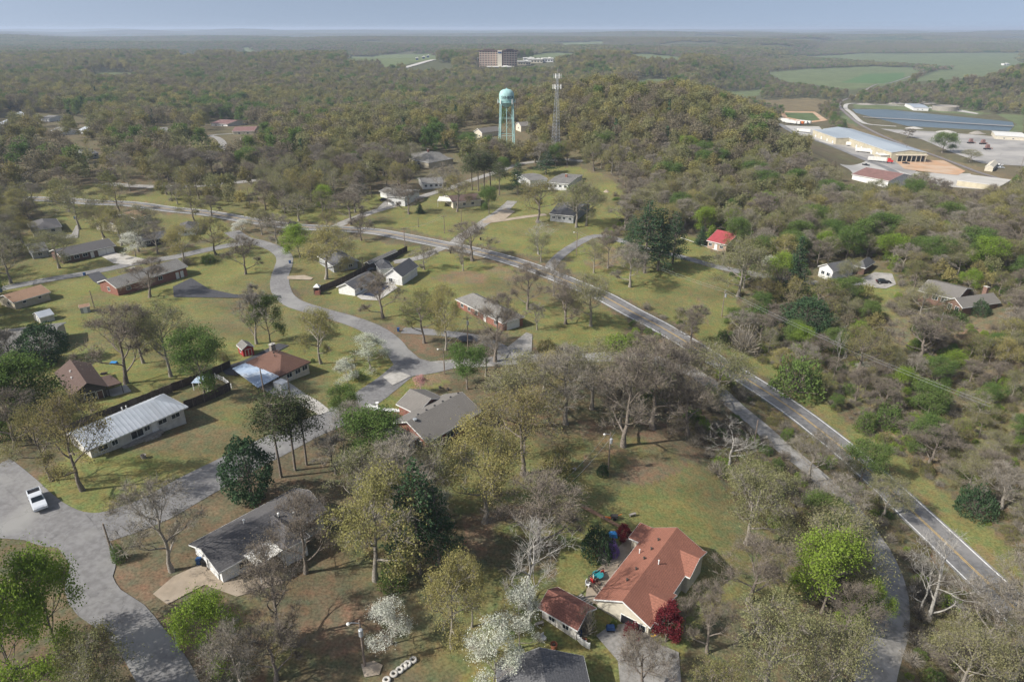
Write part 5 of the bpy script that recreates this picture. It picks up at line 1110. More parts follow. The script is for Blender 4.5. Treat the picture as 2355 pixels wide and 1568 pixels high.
g = G(1443, 142); s = proj(g.x, g.y, g.z)[2] / FP; e = empty('water_tank', g, 'small white standing water tank on the far pasture', 'water tank'); m = MB(); m.lathe([(0, -2), (2.2 * s, -2), (2.2 * s, 5 * s), (3.2 * s, 7 * s), (3.2 * s, 10 * s), (1.5 * s, 12 * s), (0, 12.3 * s)], 20); m.build('tank', 'whitemetal', e, True); m = MB(); m.tube([(2.4 * s, -1, 0), (2.4 * s, -1, 9 * s)], .4, 5); m.build('ladder_pipe', 'steel', e)
# ---------------------------------------------------------------- poles and wires
POLES = {}
def pole(key, u, vb, vt, lab, arm=1, tr=0, lamp=0, m='pole', az=20):
    b, h, _ = size_from_px(u, vb, vt, 5); e = empty('utility_pole' if arm or tr else 'street_lamp' if lamp else 'timber_pole', b, lab, 'utility pole' if arm or tr else 'street lamp' if lamp else 'pole', rz=R(az)); h = min(h, 14)
    q = MB(); q.tube([(0, 0, -.5), (0, 0, h)], [.17, .11], 8); q.build('post', m, e)
    if arm: q = MB(); q.box((0, -.14, h - .5), (2.3, .1, .14)); q.build('crossarm', m, e); q = MB(); [q.tube([(x, -.14, h - .42), (x, -.14, h - .2)], [.06, .05], 6) for x in (-1.05, 0, 1.05)]; q.build('insulators', 'greywall', e)
    for k in range(tr):
        x = (k - (tr - 1) / 2) * .9; q = MB(); q.tube([(x, -.42, h - 2.2), (x, -.42, h - 1.2)], .28, 12); q.tube([(x, -.42, h - 1.2), (x, -.42, h - 1.12)], [.3, .2], 12); q.build('transformer', 'steel', e)
    if lamp: q = MB(); q.tube([(0, 0, h - .5), (-.9, 0, h - .1), (-1.3, 0, h - .1)], .05, 6); o = q.build('lamp_arm', 'steel', e); q = MB(); q.lathe([(0, -.22), (.2, -.2), (.26, 0), (.1, .14), (0, .16)], 12, (-1.35, 0, h - .08)); q.build('lamp_head', 'whitemetal', o)
    POLES[key] = (b, h, R(az)); return e
pole('a', 1398, 1079, 994, 'wooden pole with transformer and long shadow at the head of the open slope', 0, 1, 1); pole('b', 1658.6, 727.6, 668, 'wooden pole with a transformer in the sloping field', 1, 1, az=60)
pole('c', 2272, 838, 778, 'pale pole with a crossarm and two transformers on the right slope', 1, 2, az=-25); pole('d', 839, 1532, 1425, 'leaning looking timber pole with a pale lamp canister by the garden bed', 0, 1, 1)
pole('e', 1238, 1201, 1159, 'short timber pole beside the green yard', 0, 0, 0, az=0); pole('f', 931, 568, 523, 'wooden pole with a pale wide crossarm beside the highway', 1); pole('g', 1022, 537, 495, 'wooden crossarm pole in the upper meadow', 1); pole('h', 1061, 518, 481, 'plain timber pole in the upper meadow', 0)
pole('i', 1076, 805, 728, 'tall pole with a transformer beside the trampoline', 1, 1); pole('j', 1022, 860, 800, 'street lamp pole at the road junction', 0, 0, 1); pole('k', 835, 625, 592, 'short timber pole by the long fence', 0); pole('l', 1325, 587, 533, 'tall timber pole with a lamp beside the east lane', 0, 0, 1)
pole('m', 217, 708, 668, 'timber pole beside the tiny blue shed', 0); pole('n', 610, 919, 845, 'timber pole in front of the blue metal carport', 0); pole('o', 667, 908, 868, 'short timber pole right of the blue metal carport', 0); pole('p', 417, 797, 768, 'crossarm pole behind the green sweetgum', 1, 1)
pole('q', 256, 1265, 1203, 'thin timber pole on the road corner by the round shrub', 0); pole('r', 413, 1497, 1440, 'pale thin pole on the brown slope below the tan driveway', 0, m='steel'); pole('s', 2161, 748, 718, 'pale thin pole below the brown brick house', 0, m='steel'); pole('t', 1732, 1027, 965, 'pale pole beside the old road', 0)
pole('u', 575, 475, 432, 'timber pole at the edge of the grass bank beyond the highway', 0); pole('v', 395, 455, 420, 'timber pole between the highway and the far lane', 0); pole('w', 2078, 365, 335, 'tall dark pole beside the valley road', 1); pole('x', 2346, 388, 325, 'tall dark pole at the right edge of the grey lot', 1); pole('y', 962, 523, 500, 'short thick timber post beside the highway', 0)
pole('z', 854, 454, 428, 'timber pole left of the gravel drive on the upper road', 0)
WIRES = []
def wire(a, b, offs=(-.9, .9), sag=1.2):
    (p, h, r1), (q, k, r2) = POLES[a], POLES[b]; m = MB()
    for o in offs:
        A = Vector((p.x + o * math.cos(r1), p.y + o * math.sin(r1), p.z + h - .2)); B_ = Vector((q.x + o * math.cos(r2), q.y + o * math.sin(r2), q.z + k - .2)); m.tube([A.lerp(B_, t / 10) - Vector((0, 0, sag * 4 * (t / 10) * (1 - t / 10))) for t in range(11)], .022, 3)
    WIRES.append((m, a, b))
for a, b, lab in [('n', 'o', 'service wire strung between the two poles at the carport'), ('b', 'l', 'overhead wires crossing the sloping field past the dark pines'), ('f', 'g', 'overhead wire crossing the highway to the upper meadow'), ('i', 'j', 'overhead wire from the trampoline pole to the street lamp'), ('a', 'e', 'overhead wire down the open slope to the short pole')]: wire(a, b); tag(WIRES[-1][0].build('overhead_wire', 'steel'), lab, 'wire')
# far ends out of sight
POLES['b2'] = (G(2250, 1010), 9.5, R(60)); wire('b', 'b2'); tag(WIRES[-1][0].build('overhead_wire', 'steel'), 'long overhead wires running down the brown slope from the field pole', 'wire')
POLES['e2'] = (G(1160, 1640), 7, 0); 
# ---------------------------------------------------------------- fences
def fence(pts, h, m, lab, name='wooden_fence', board=True, post='wood', sp=2.4, rails=3):
    w = [Vector(p).to_3d() for p in smooth_line(pw(pts), sp)]; g = w[0].copy(); g.z = Z(g.x, g.y); e = empty(name, g, lab, 'fence'); B0 = MB(); n = len(w)
    for i in range(n - 1):
        a, b = w[i], w[i + 1]; d = (b - a); rz = math.atan2(d.y, d.x); c = (a + b) / 2; z = Z(c.x, c.y)
        if board:
            k = max(1, int(d.length / .32))
            for j in range(k): t = (j + .5) / k; q = a.lerp(b, t); zz = Z(q.x, q.y); hh = h * (1 + .02 * math.sin(j * 7.1 + i * 3)); B0.box((q.x - g.x, q.y - g.y, zz - g.z + hh / 2), (d.length / k * .94, .05, hh), rz)
        else:
            for j in range(rails): B0.box((c.x - g.x, c.y - g.y, z - g.z + h * (j + .7) / rails), (d.length, .06, .12), rz)
    B0.build('boards' if board else 'rails', m, e)
    for i in range(n): p = MB(); p.box((w[i].x - g.x + .06, w[i].y - g.y + .06, Z(w[i].x, w[i].y) - g.z + h / 2), (.12, .12, h + .1)); p.build('post', post, e)
fence([(722, 677), (785, 652), (860, 615), (936, 578)], 2.1, 'darkwood', 'tall dark wooden fence running from the village road toward the highway'); fence([(150, 1000), (262, 955), (330, 928), (395, 902)], 2.0, 'wood', 'weathered wooden fence behind the white metal roof'); fence([(395, 900), (480, 868), (530, 845)], 1.9, 'darkwood', 'dark wooden fence behind the green sweetgum')
fence([(425, 942), (470, 925), (515, 905), (530, 897)], 2.0, 'darkwood', 'dark wooden fence running right from the white metal roofed house'); fence([(495, 870), (515, 878), (532, 893)], 1.2, 'trim', 'low white rail fence beside the green sweetgum', 'rail_fence', False, 'trim', 1.5)
fence([(1327, 1470), (1335, 1480), (1354, 1492)], 1.1, 'trim', 'white picket fence near the clay fire pit', 'picket_fence', True, 'trim', 1.2); fence([(1450, 1275), (1438, 1292), (1420, 1310)], 1.0, 'darkwood', 'dark low railing along the upper patio edge', 'railing', False, 'darkwood', 1.2); fence([(1385, 1318), (1352, 1336), (1363, 1355), (1382, 1378)], 1.1, 'darkwood', 'dark zigzag railing around the patio seats', 'railing', False, 'darkwood', 1.2)
fence([(1565, 548), (1600, 560), (1650, 578)], .35, 'trim', 'low white edging along the cottage walk', 'edging', False, 'trim', 2.5, 1)
# ---------------------------------------------------------------- vehicles
def car(u, v, az, paint, lab, kind='car', cat=None, sc=1.0, group=None):
    g = G(u, v); e = empty({'car': 'parked_car', 'pickup': 'pickup_truck'}[kind], (g.x, g.y, g.z + .12), lab, cat or {'car': 'car', 'pickup': 'pickup truck'}[kind], group, R(az)); L = 5.8 if kind == 'pickup' else 4.7; w = 1.95 if kind == 'pickup' else 1.8
    def loft(prof, name, m, ws=None, par=e):
        b = MB(); n = len(prof); vs = []
        for x, z in prof: vs.append((x, -w / 2 * (ws or 1), z))
        for x, z in prof: vs.append((x, w / 2 * (ws or 1), z))
        b.add(vs, [tuple(range(n))[::-1], tuple(range(n, 2 * n))] + [(i, (i + 1) % n, n + (i + 1) % n, n + i) for i in range(n)]); o = b.build(name, m, par)
        md = o.modifiers.new('soft', 'BEVEL'); md.width = .07; md.segments = 2; return o
    if kind == 'pickup':
        loft([(-2.9, .45), (-2.9, 1.0), (-2.85, 1.08), (-.75, 1.08), (-.75, .95), (.9, .95), (1.2, 1.1), (2.6, 1.02), (2.88, .85), (2.9, .42)], 'body', paint); c = MB()
        loft([(-.85, 1.0), (-.75, 1.75), (-.6, 1.82), (.45, 1.82), (.6, 1.76), (1.25, 1.08)], 'cab', paint, .88)
        b = MB(); b.box((-1.85, 0, 1.1), (1.95, 1.6, .03)); b.build('cargo_bed', 'black', e)
        for sy in (-1, 1): b = MB(); b.box((-1.85, sy * .88, 1.2), (2.1, .12, .24)); b.build('bed_side', paint, e)
        b = MB(); b.box((-2.87, 0, 1.18), (.08, 1.7, .25)); b.build('tailgate', paint, e)
        b = MB(); b.add([(.66, -.72, 1.72), (.66, .72, 1.72), (1.22, .8, 1.12), (1.22, -.8, 1.12)], [(0, 3, 2, 1)]); [b.add([(-.6, s * .865, 1.68), (.42, s * .865, 1.68), (.9, s * .865, 1.14), (-.7, s * .865, 1.14)], [(0, 1, 2, 3) if s < 0 else (3, 2, 1, 0)]) for s in (-1, 1)]; b.build('windows', 'glass', e)
    else:
        loft([(-2.3, .4), (-2.35, .85), (-1.9, .98), (1.2, .95), (2.25, .78), (2.33, .4)], 'body', paint); loft([(-1.9, .95), (-1.3, 1.42), (.1, 1.45), (1.1, .95)], 'cabin', 'glass', .86); b = MB(); b.box((-.55, 0, 1.45), (1.35, 1.35, .05)); b.build('roof_panel', paint, e)
    for sx in (-L * .3, L * .31):
        for sy in (-1, 1): b = MB(); b.tube([(sx, sy * (w / 2 - .2), .36), (sx, sy * (w / 2 + .02), .36)], .38, 14); o = b.build('wheel', 'rubber', e); b = MB(); b.tube([(sx, sy * (w / 2 + .0), .36), (sx, sy * (w / 2 + .035), .36)], .22, 10); b.build('rim', 'steel', o)
    for sy in (-1, 1): b = MB(); b.box((L / 2 - .02, sy * w * .36, .78), (.08, .35, .16)); b.build('headlight', 'trim', e); b = MB(); b.box((-L / 2 + .0, sy * w * .4, .85), (.08, .2, .2)); b.build('tail_light', 'red', e)
car(89, 1158, -48, 'silver', 'silver pickup truck parked at the road edge in the lower left', 'pickup'); car(675, 518, -6, 'black', 'dark car driving on the highway', group=None); car(884, 463, 15, 'black', 'black car on the gravel drive of the white two level house'); car(2030, 652, -10, 'black', 'black car on the tan parking court'); car(948, 463, 25, 'silver', 'small pale car on the upper road')
car(858, 626, 35, 'black', 'black car parked between the white garage and the white house'); car(2082, 378, -25, 'black', 'dark pickup behind the parked white trailer', 'pickup'); car(2297, 382, 0, 'white', 'white pickup by the cream hut', 'pickup'); car(2300, 388, 0, 'silver', 'silver pickup second by the cream hut', 'pickup')
car(1990, 382, -30, 'black', 'dark pickup on the road verge by the red roofed shop', 'pickup'); car(1245, 143.5, 0, 'white', 'white car at the casino hall'); car(1310, 149, 0, 'white', 'white vehicle left in the casino parking'); car(1330, 148, 0, 'white', 'white vehicle right in the casino parking')
def trailer(u, v, az, lab, cab=None, group='white box trailers', body='whitemetal'):
    g = G(u, v); e = empty('semi_trailer', (g.x, g.y, g.z + .2), lab, 'semi trailer' if not cab else 'semi truck', group, R(az)); b = MB(); b.box((0, 0, 2.6), (14.5, 2.6, 2.9)); b.build('box', body, e); b = MB(); b.box((0, 0, 1.0), (14, 1.0, .3)); b.build('chassis', 'black', e)
    for x in (-5.8, -4.6): b = MB(); b.tube([(x, -1.25, .5), (x, 1.25, .5)], .5, 12); b.build('wheel', 'rubber', e)
    b = MB(); b.box((4.6, 0, .6), (.2, 2, 1.2)); b.build('landing_gear', 'steel', e)
    if cab:
        b = MB(); b.box((9.4, 0, 2.2), (2.8, 2.5, 2.9), top=.93); b.box((11.6, 0, 1.5), (2.0, 2.1, 1.5), top=.9); o = b.build('tractor_cab', cab, e); b = MB(); b.box((10.75, 0, 2.7), (.12, 2.1, .9)); b.build('windscreen', 'glass', o)
        for x in (8.2, 11.6): b = MB(); b.tube([(x, -1.2, .5), (x, 1.2, .5)], .5, 12); b.build('wheel', 'rubber', e)
for a in [(1800, 281, -50, 'leftmost white trailer in the row beside the ball field'), (1811, 284, -50, 'second white trailer in the row beside the ball field'), (1818, 286, -50, 'third white trailer in the row beside the ball field'), (1826, 287, -50, 'fourth white trailer beside the orange one'), (1834, 287, -50, 'orange trailer in the row beside the ball field', None, 'white box trailers', 'orange'), (1842, 286, -50, 'fifth white trailer right of the orange one'), (1850, 286, -50, 'rightmost white trailer in the row beside the ball field'), (1847, 306, -35, 'white trailer alone on the pale lot'), (1893, 317, -35, 'white trailer against the warehouse end'), (1952, 335, -35, 'white trailer at the dock, first'), (1962, 338, -35, 'white trailer at the dock, second'), (1977, 334, -35, 'white trailer at the dock, third'), (1990, 345, -35, 'white trailer with a red tractor at the dock', 'red', 'semi trucks in the dock yard'), (2015, 373, -28, 'white trailer with a red tractor leaving toward the valley road', 'red', 'semi trucks in the dock yard'), (1985, 352, -35, 'white trailer behind the dark pickup row')]: trailer(*a)
def machine(u, v, lab):
    g = G(u, v); e = empty('red_machine', g, lab, 'machine', 'red machines on the grey lot'); b = MB(); b.box((0, 0, 3.4), (3.6, 3, 3.2), top=.7); b.build('hopper', 'rustroof', e); b = MB(); b.box((0, 0, 1.2), (6, 2.6, .6)); b.build('frame', 'black', e)
    for x in (-2, 2): q = MB(); q.tube([(x, -1.5, .7), (x, 1.5, .7)], .7, 12); q.build('wheel', 'rubber', e)
    b = MB(); b.tube([(1.5, 0, 2), (6, 1, 1.0)], .35, 6); b.build('boom', 'orange', e)
machine(2230, 331, 'left red machine on the grey lot'); machine(2258, 333, 'middle red machine on the grey lot'); machine(2268, 345, 'nearer low red machine on the grey lot')
def heap(u, v, w, h, m, lab, name='gravel_heap'):
    g = G(u, v); s = proj(g.x, g.y, g.z)[2] / FP; rng = np.random.RandomState(int(u)); b = MB(); n = 14; b.v.append((0, 0, h)); 
    for r_, z in ((.35, .75), (.7, .35), (1, -.1)): b.v += [(w * s / 2 * r_ * math.cos(k * 6.283 / n) * rng.uniform(.8, 1.2), w * s / 3 * r_ * math.sin(k * 6.283 / n) * rng.uniform(.8, 1.2), h * z) for k in range(n)]
    b.f = [(0, 1 + k, 1 + (k + 1) % n) for k in range(n)] + [(1 + j * n + k, 1 + (j + 1) * n + k, 1 + (j + 1) * n + (k + 1) % n, 1 + j * n + (k + 1) % n) for j in range(2) for k in range(n)]; b.mi = [0] * len(b.f); o = b.build(name, m, None, True); o.location = g; tag(o, lab, 'heap')
heap(2175, 305, 50, 2.5, 'palelot', 'long pale gravel heap beside the pond'); heap(2245, 308, 40, 3, 'stone', 'grey scrap heap beside the pond'); heap(2100, 296, 40, 2, 'palelot', 'low pale heap at the pond corner'); heap(1394, 442, 16, 1.2, 'tanconcrete', 'straw coloured heap on the upper meadow', 'straw_heap')
for i in range(3): heap(1990 + i * 70, 241 - i, 44, 3.4 if i else 2.2, 'stone', ['left', 'middle', 'right'][i] + ' round treatment basin mound beyond the pond', 'basin')
# a round settling tank beyond the pond
g = G(2172, 254); e = empty('settling_tank', g, 'broad round grey settling tank beyond the pond', 'tank'); m = MB(); m.lathe([(17, -1), (17, 6), (16.4, 6), (16.4, 3.5), (0, 3.5)], 30); m.build('basin_wall', 'stone', e); m = MB(); m.box((0, 0, 6.2), (33, 1, .4)); m.build('walkway', 'steel', e)
# ---------------------------------------------------------------- yard things
def bin_(u, v, lab, m='blue'):
    g = G(u, v); e = empty('wheeled_bin', g, lab, 'bin'); b = MB(); b.box((0, 0, .5), (.55, .6, .95), top=1.15); b.build('body', m, e); b = MB(); b.box((0, 0, 1.02), (.72, .78, .1)); b.build('lid', m, e); b = MB(); b.tube([(-.3, .33, .12), (.3, .33, .12)], .12, 8); b.build('wheels', 'rubber', e)
for a in [(195, 634, 'blue bin at the west end of the long brick house drive'), (3, 672, 'blue bin at the left edge of the west road'), (242, 665, 'blue bin at the corner of the long brick house'), (173, 504, 'blue bin by the grey roofs at upper left'), (808, 676, 'blue bin at the gable of the white garage'), (916, 762, 'blue bin on the verge near the road junction'), (1036, 583, 'dark bin beside the highway junction', 'black'), (667, 606, 'blue grey bin on the curve of the village road'), (1331, 1462, 'blue bin at the corner of the rust brown roof'), (459, 1296, 'blue bin under the white gable wall'), (471, 1300, 'dark bin under the white gable wall', 'black'), (1105, 552, 'dark bin beside the short lane', 'black')]: bin_(*a)
def trampoline():
    g = G(1072, 784); e = empty('trampoline', g, 'round black trampoline on the gravel loop', 'trampoline'); m = MB(); m.lathe([(0, .85), (1.85, .85)], 28); m.build('mat', 'black', e); m = MB(); m.lathe([(1.85, .84), (2.2, .9), (2.25, .82), (1.85, .80)], 28); m.build('rim_pad', 'darkasphalt', e)
    for k in range(6): t = k * 1.047; q = MB(); q.tube([(2.1 * math.cos(t), 2.1 * math.sin(t), 0), (2.1 * math.cos(t), 2.1 * math.sin(t), .85)], .04, 6); q.build('leg', 'steel', e)
trampoline()
patch('pool_cover', 'poolcover', [(834, 680), (861, 684), (895, 659), (866, 656)], .28, label='dark blue covered swimming pool beside the white garage', cat='swimming pool')
def tires():
    for i, (u, v) in enumerate([(889, 1564), (906, 1550), (919, 1541), (929, 1533), (937, 1527), (950, 1518)]):
        g = G(u, v); m = MB(); m.lathe([(.25, 0), (.5, 0), (.56, .15), (.5, .3), (.25, .3), (.22, .15), (.25, 0)], 18); o = m.build('tyre_planter', 'concrete' if i % 2 else 'offwhite', None, True); o.location = g; tag(o, ['lowest', 'second', 'third', 'fourth', 'fifth', 'highest'][i] + ' pale painted tyre in the row up the garden path', 'tyre', 'row of painted tyres')
tires()
def chair(u, v, m, lab, az=0):
    g = G(u, v); e = empty('garden_chair', g + Vector((0, 0, .1)), lab, 'chair', rz=R(az)); b = MB(); b.box((0, 0, .42), (.6, .6, .08)); b.build('seat', m, e); b = MB(); b.box((0, .3, .8), (.6, .07, .75)); b.build('backrest', m, e)
    for x in (-.27, .27):
        for y in (-.27, .27): b = MB(); b.box((x, y, .2), (.06, .06, .42)); b.build('leg', m, e)
        b = MB(); b.box((x, 0, .64), (.07, .6, .05)); b.build('armrest', m, e)
chair(1382, 1322, 'red', 'small red chair at the upper end of the patio', 200); chair(1363, 1342, 'red', 'red chair by the zigzag railing', 120); chair(1368, 1337, 'cream', 'cream chair between the teal table and the railing', 90); chair(1249, 1473, 'trim', 'white lawn chair near the dogwood', 40); chair(1351, 1348, 'trim', 'white chair under the patio railing', 60); chair(1374, 1346, 'brownwall', 'brown chair beside the red chair', 30)
def table(u, v, m, lab, r=.8):
    g = G(u, v); e = empty('garden_table', g + Vector((0, 0, .1)), lab, 'table'); b = MB(); b.lathe([(0, .74), (r, .74), (r, .68), (0, .68)], 18); b.build('tabletop', m, e); b = MB(); b.tube([(0, 0, 0), (0, 0, .7)], .06, 8); b.build('pedestal', 'steel', e)
table(1374, 1329, 'tealplastic', 'round teal table on the patio', .9); table(240, 866, 'darkwood', 'small dark garden table on the left lawn', .7)
def tub(u, v, r, h, m, lab, name, cat):
    g = G(u, v); e = empty(name, g, lab, cat); b = MB(); b.lathe([(0, 0), (r * .75, 0), (r, h), (r * .88, h), (r * .8, h * .7), (0, h * .7)], 18); b.build('bowl', m, e); b = MB(); b.lathe([(r * .5, h * .7), (r * .3, h * 1.05), (0, h * 1.1)], 10); b.build('contents', 'darkwood', e)
tub(1273, 1490, .5, .9, 'clay', 'rusty clay chimney pot on the grass by the picket fence', 'fire_pot', 'fire pot'); tub(1250, 1509, .6, .5, 'orange', 'orange tub by the grey roof at the bottom edge', 'planter_tub', 'tub'); tub(1342, 1476, .5, .45, 'clay', 'clay planter at the end of the picket fence', 'planter_tub', 'tub'); tub(1500, 1461, .45, .4, 'yellow', 'yellow tub beside the dark red maple', 'planter_tub', 'tub'); tub(460, 1045, .1, .1, 'stone', 'stone marker on the lawn south of the metal roof', 'stone_marker', 'stone')
tub(331, 1013 + 40, .5, .7, 'stone', 'stone birdbath on the lawn by the white metal roofed house', 'birdbath', 'birdbath')
def grill():
    g = G(1403, 1450); e = empty('barbecue_grill', g, 'blue covered barbecue by the porch of the terracotta house', 'grill'); b = MB(); b.box((0, 0, .75), (1.3, .8, .5), top=.8); b.build('lid', 'blue', e); b = MB(); b.box((0, 0, .28), (1.1, .7, .5)); b.build('cabinet', 'black', e)
grill()
def bench(u, v, lab, m='stone', L=1.3):
    g = G(u, v); e = empty('garden_bench', g, lab, 'bench', rz=.4); b = MB(); b.box((0, 0, .48), (L, .45, .1)); b.build('seat', m, e); [MB().box((x, 0, .2), (.14, .4, .44)).build('leg', m, e) for x in (-L * .38, L * .38)]
bench(1317, 1082, 'small stone bench on the brown slope below the golden oaks'); bench(1454, 1183 + 3, 'pale stone bench on the open slope above the red garden tiller'); bench(241, 861, 'dark bench on the left lawn', 'darkwood'); bench(1240, 1437, 'stone slab bench under the garden building eave')
def tiller():
    g = G(1412, 1193); e = empty('garden_tiller', g, 'red and green garden tiller at the end of the bare earth strip', 'tiller'); b = MB(); b.box((0, 0, .6), (1.2, .7, .5)); b.build('engine', 'darkwall', e); b = MB(); b.tube([(.4, 0, .7), (1.3, 0, 1.1)], .05, 6); b.tube([(-.6, 0, .3), (-1.6, .2, .3)], .18, 8); b.build('handlebar', 'orange', e)
    for y in (-.45, .45): b = MB(); b.tube([(0, y - .08, .3), (0, y + .08, .3)], .32, 12); b.build('wheel', 'rubber', e)
tiller()
b = MB(); b.box((0, 0, .35), (1.5, 1.1, .7), top=.8); b.box((.9, .4, .2), (.7, .6, .4), top=.7); o = b.build('blue_tarp', 'ltblue'); o.location = G(1409, 1232); tag(o, 'bright blue tarpaulin bundle beside the purple wisteria', 'tarpaulin')
b = MB(); b.box((0, 0, .25), (1.6, 1.0, .4), top=.85); o = b.build('blue_tarp', 'ltblue'); o.location = G(262, 836); tag(o, 'flat blue tarpaulin on the left lawn under the trees', 'tarpaulin')
def steps(u, v, az, n, lab):
    g = G(u, v); b = MB(); [b.box((i * .45, 0, .08 + i * .0), (.3, 1.4, .16)) for i in range(n)]; o = b.build('stone_steps', 'stone'); o.location = g; o.rotation_euler = (0, 0, R(az)); tag(o, lab, 'steps')
steps(1380, 1294, 60, 5, 'stone steps climbing from the lawn to the patio'); steps(1330, 1372, -50, 6, 'stone steps between the patio and the garden building')
for i, (u, v) in enumerate([(868, 934), (861, 944)]):
    g = G(u, v); e = empty('garden_statue', g, ['upper', 'lower'][i] + ' of two white garden urns beside the white walk', 'garden urn'); b = MB(); b.lathe([(0, 0), (.3, 0), (.15, .3), (.12, .6), (.4, .95), (.3, 1.0), (0, .95)], 14); b.build('urn', 'trim', e); b = MB(); b.box((0, 0, .05), (.6, .6, .12)); b.build('plinth', 'concrete', e)
for i, (u, v) in enumerate([(1012, 893), (1030, 897)]): tub(u, v, .35, .5, 'darkwall', ['left', 'right'][i] + ' of two small dark planters behind the brick house', 'planter_tub', 'tub')
# gazebo like stand at the fence corner, play shed and canopy at the sweetgum
g = G(731, 677); e = empty('well_house', g, 'small brick and wood stand with a white hipped roof at the fence corner', 'kiosk'); b = MB(); b.box((0, 0, .5), (1.6, 1.6, 1.2)); b.build('base', 'brick', e); [MB().box((x, y, 1.9), (.14, .14, 1.8)).build('post', 'wood', e) for x in (-.65, .65) for y in (-.65, .65)]; b = MB(); b.box((0, 0, 3.1), (2.1, 2.1, .8), top=.2); b.build('roof', 'whitemetal', e)
g = G(468, 893); e = empty('garden_canopy', g, 'pale blue garden canopy behind the green sweetgum', 'canopy'); b = MB(); b.box((0, 0, 2.5), (3.4, 3.0, .7), top=.35); b.build('canopy_top', 'bluemetal', e); [MB().box((x, y, 1.1), (.12, .12, 2.3)).build('post', 'trim', e) for x in (-1.5, 1.5) for y in (-1.3, 1.3)]
g = G(557, 1000 - 90); 
# ---------------------------------------------------------------- the woods
CLEAR = [pw(p) for p in LAWN + FIELD + FIELD2 + [l[2] for l in LOTS] + [d[2] for d in DRIVES] + [POND, DRYVAL[0]]]
OPENW = [pw(p) for p in OPENL + LAWNT]
LINES = [(pw(HIGHWAY), 8.5), (pw(FRONTAGE), 5), (pw(LOCAL), 8), (pw(SOUTH), 8), (pw(SPUR), 8), (pw(WESTRD), 6), (pw(UPRD), 6), (pw(MIDRD), 6), (pw(ROWRD), 5), (pw(POOLRD), 5), (pw(FARRD), 7), (pw(FORRD), 9), (pw(VALRD), 12), (pw(RAIL), 12), (pw(LEVEE), 10), (pw(FARHW), 30), (pw(MDRIVE), 5)]
KEEP = [(1970, 1290, 2085, 1568), (1740, 970, 1850, 1075), (1850, 1075, 1940, 1150), (1600, 870, 1740, 970), (560, 1440, 1110, 1568), (1740, 890, 1860, 980), (2000, 1090, 2110, 1180), (2130, 1210, 2300, 1370), (110, 285, 140, 306), (-10, 270, 16, 288), (348, 290, 390, 310), (196, 338, 230, 358), (180, 290, 196, 302), (26, 255, 50, 268), (90, 262, 114, 276), (905, 885, 1110, 1045), (430, 1105, 735, 1340), (875, 785, 1060, 885), (1180, 790, 1480, 832), (1235, 1205, 1615, 1460), (1150, 1510, 1340, 1568), (30, 1090, 150, 1235), (1045, 670, 1210, 760), (1800, 283, 1900, 316), (1890, 316, 1990, 370), (1960, 350, 2060, 418), (390, 476, 560, 506), (210, 462, 390, 482), (940, 138, 1035, 165), (545, 108, 600, 126), (1180, 455, 1220, 470), (1085, 285, 1205, 330), (1880, 285, 2160, 372), (1790, 250, 1905, 320), (1955, 392, 2050, 412), (1625, 530, 1675, 580), (1880, 598, 1995, 640), (2165, 655, 2290, 725), (2070, 655, 2170, 680), (948, 345, 1040, 385), (868, 428, 932, 465), (966, 408, 1026, 435), (1215, 392, 1308, 425), (1950, 245, 2335, 305), (2060, 365, 2220, 400), (2220, 402, 2320, 432), (1104, 122, 1275, 160), (480, 272, 525, 295), (530, 290, 585, 308), (480, 310, 520, 345), (2020, 295, 2354, 400), (700, 600, 830, 640), (1965, 330, 2100, 400), (2010, 630, 2060, 662), (1260, 455, 1330, 505)]
rw = np.random.RandomState(11)
def ok_mask(x, y, buildings, rad=4.0):
    m = np.ones(len(x), bool)
    for p in CLEAR: m &= ~inpoly(x, y, p)
    for l, d in LINES: m &= distline(x, y, l) > d * .62 + rad * .35
    for bx, by, br in buildings: m &= np.hypot(x - bx, y - by) > br + rad * .6
    return m
def scatter(r0, r1, sp, ang):
    a0, a1 = R(-ang), R(ang); area = .5 * (r1 ** 2 - r0 ** 2) * (a1 - a0); n = int(area / sp ** 2)
    # jittered square grid so that crowns keep their distance
    g = np.arange(-r1, r1, sp); X, Y = np.meshgrid(g, np.arange(0, r1, sp)); X = X.ravel() + rw.uniform(-.42, .42, X.size) * sp; Y = Y.ravel() + rw.uniform(-.42, .42, Y.size) * sp
    r = np.hypot(X, Y); m = (r > r0) & (r < r1) & (np.abs(np.arctan2(X, Y)) < a1); return X[m], Y[m]
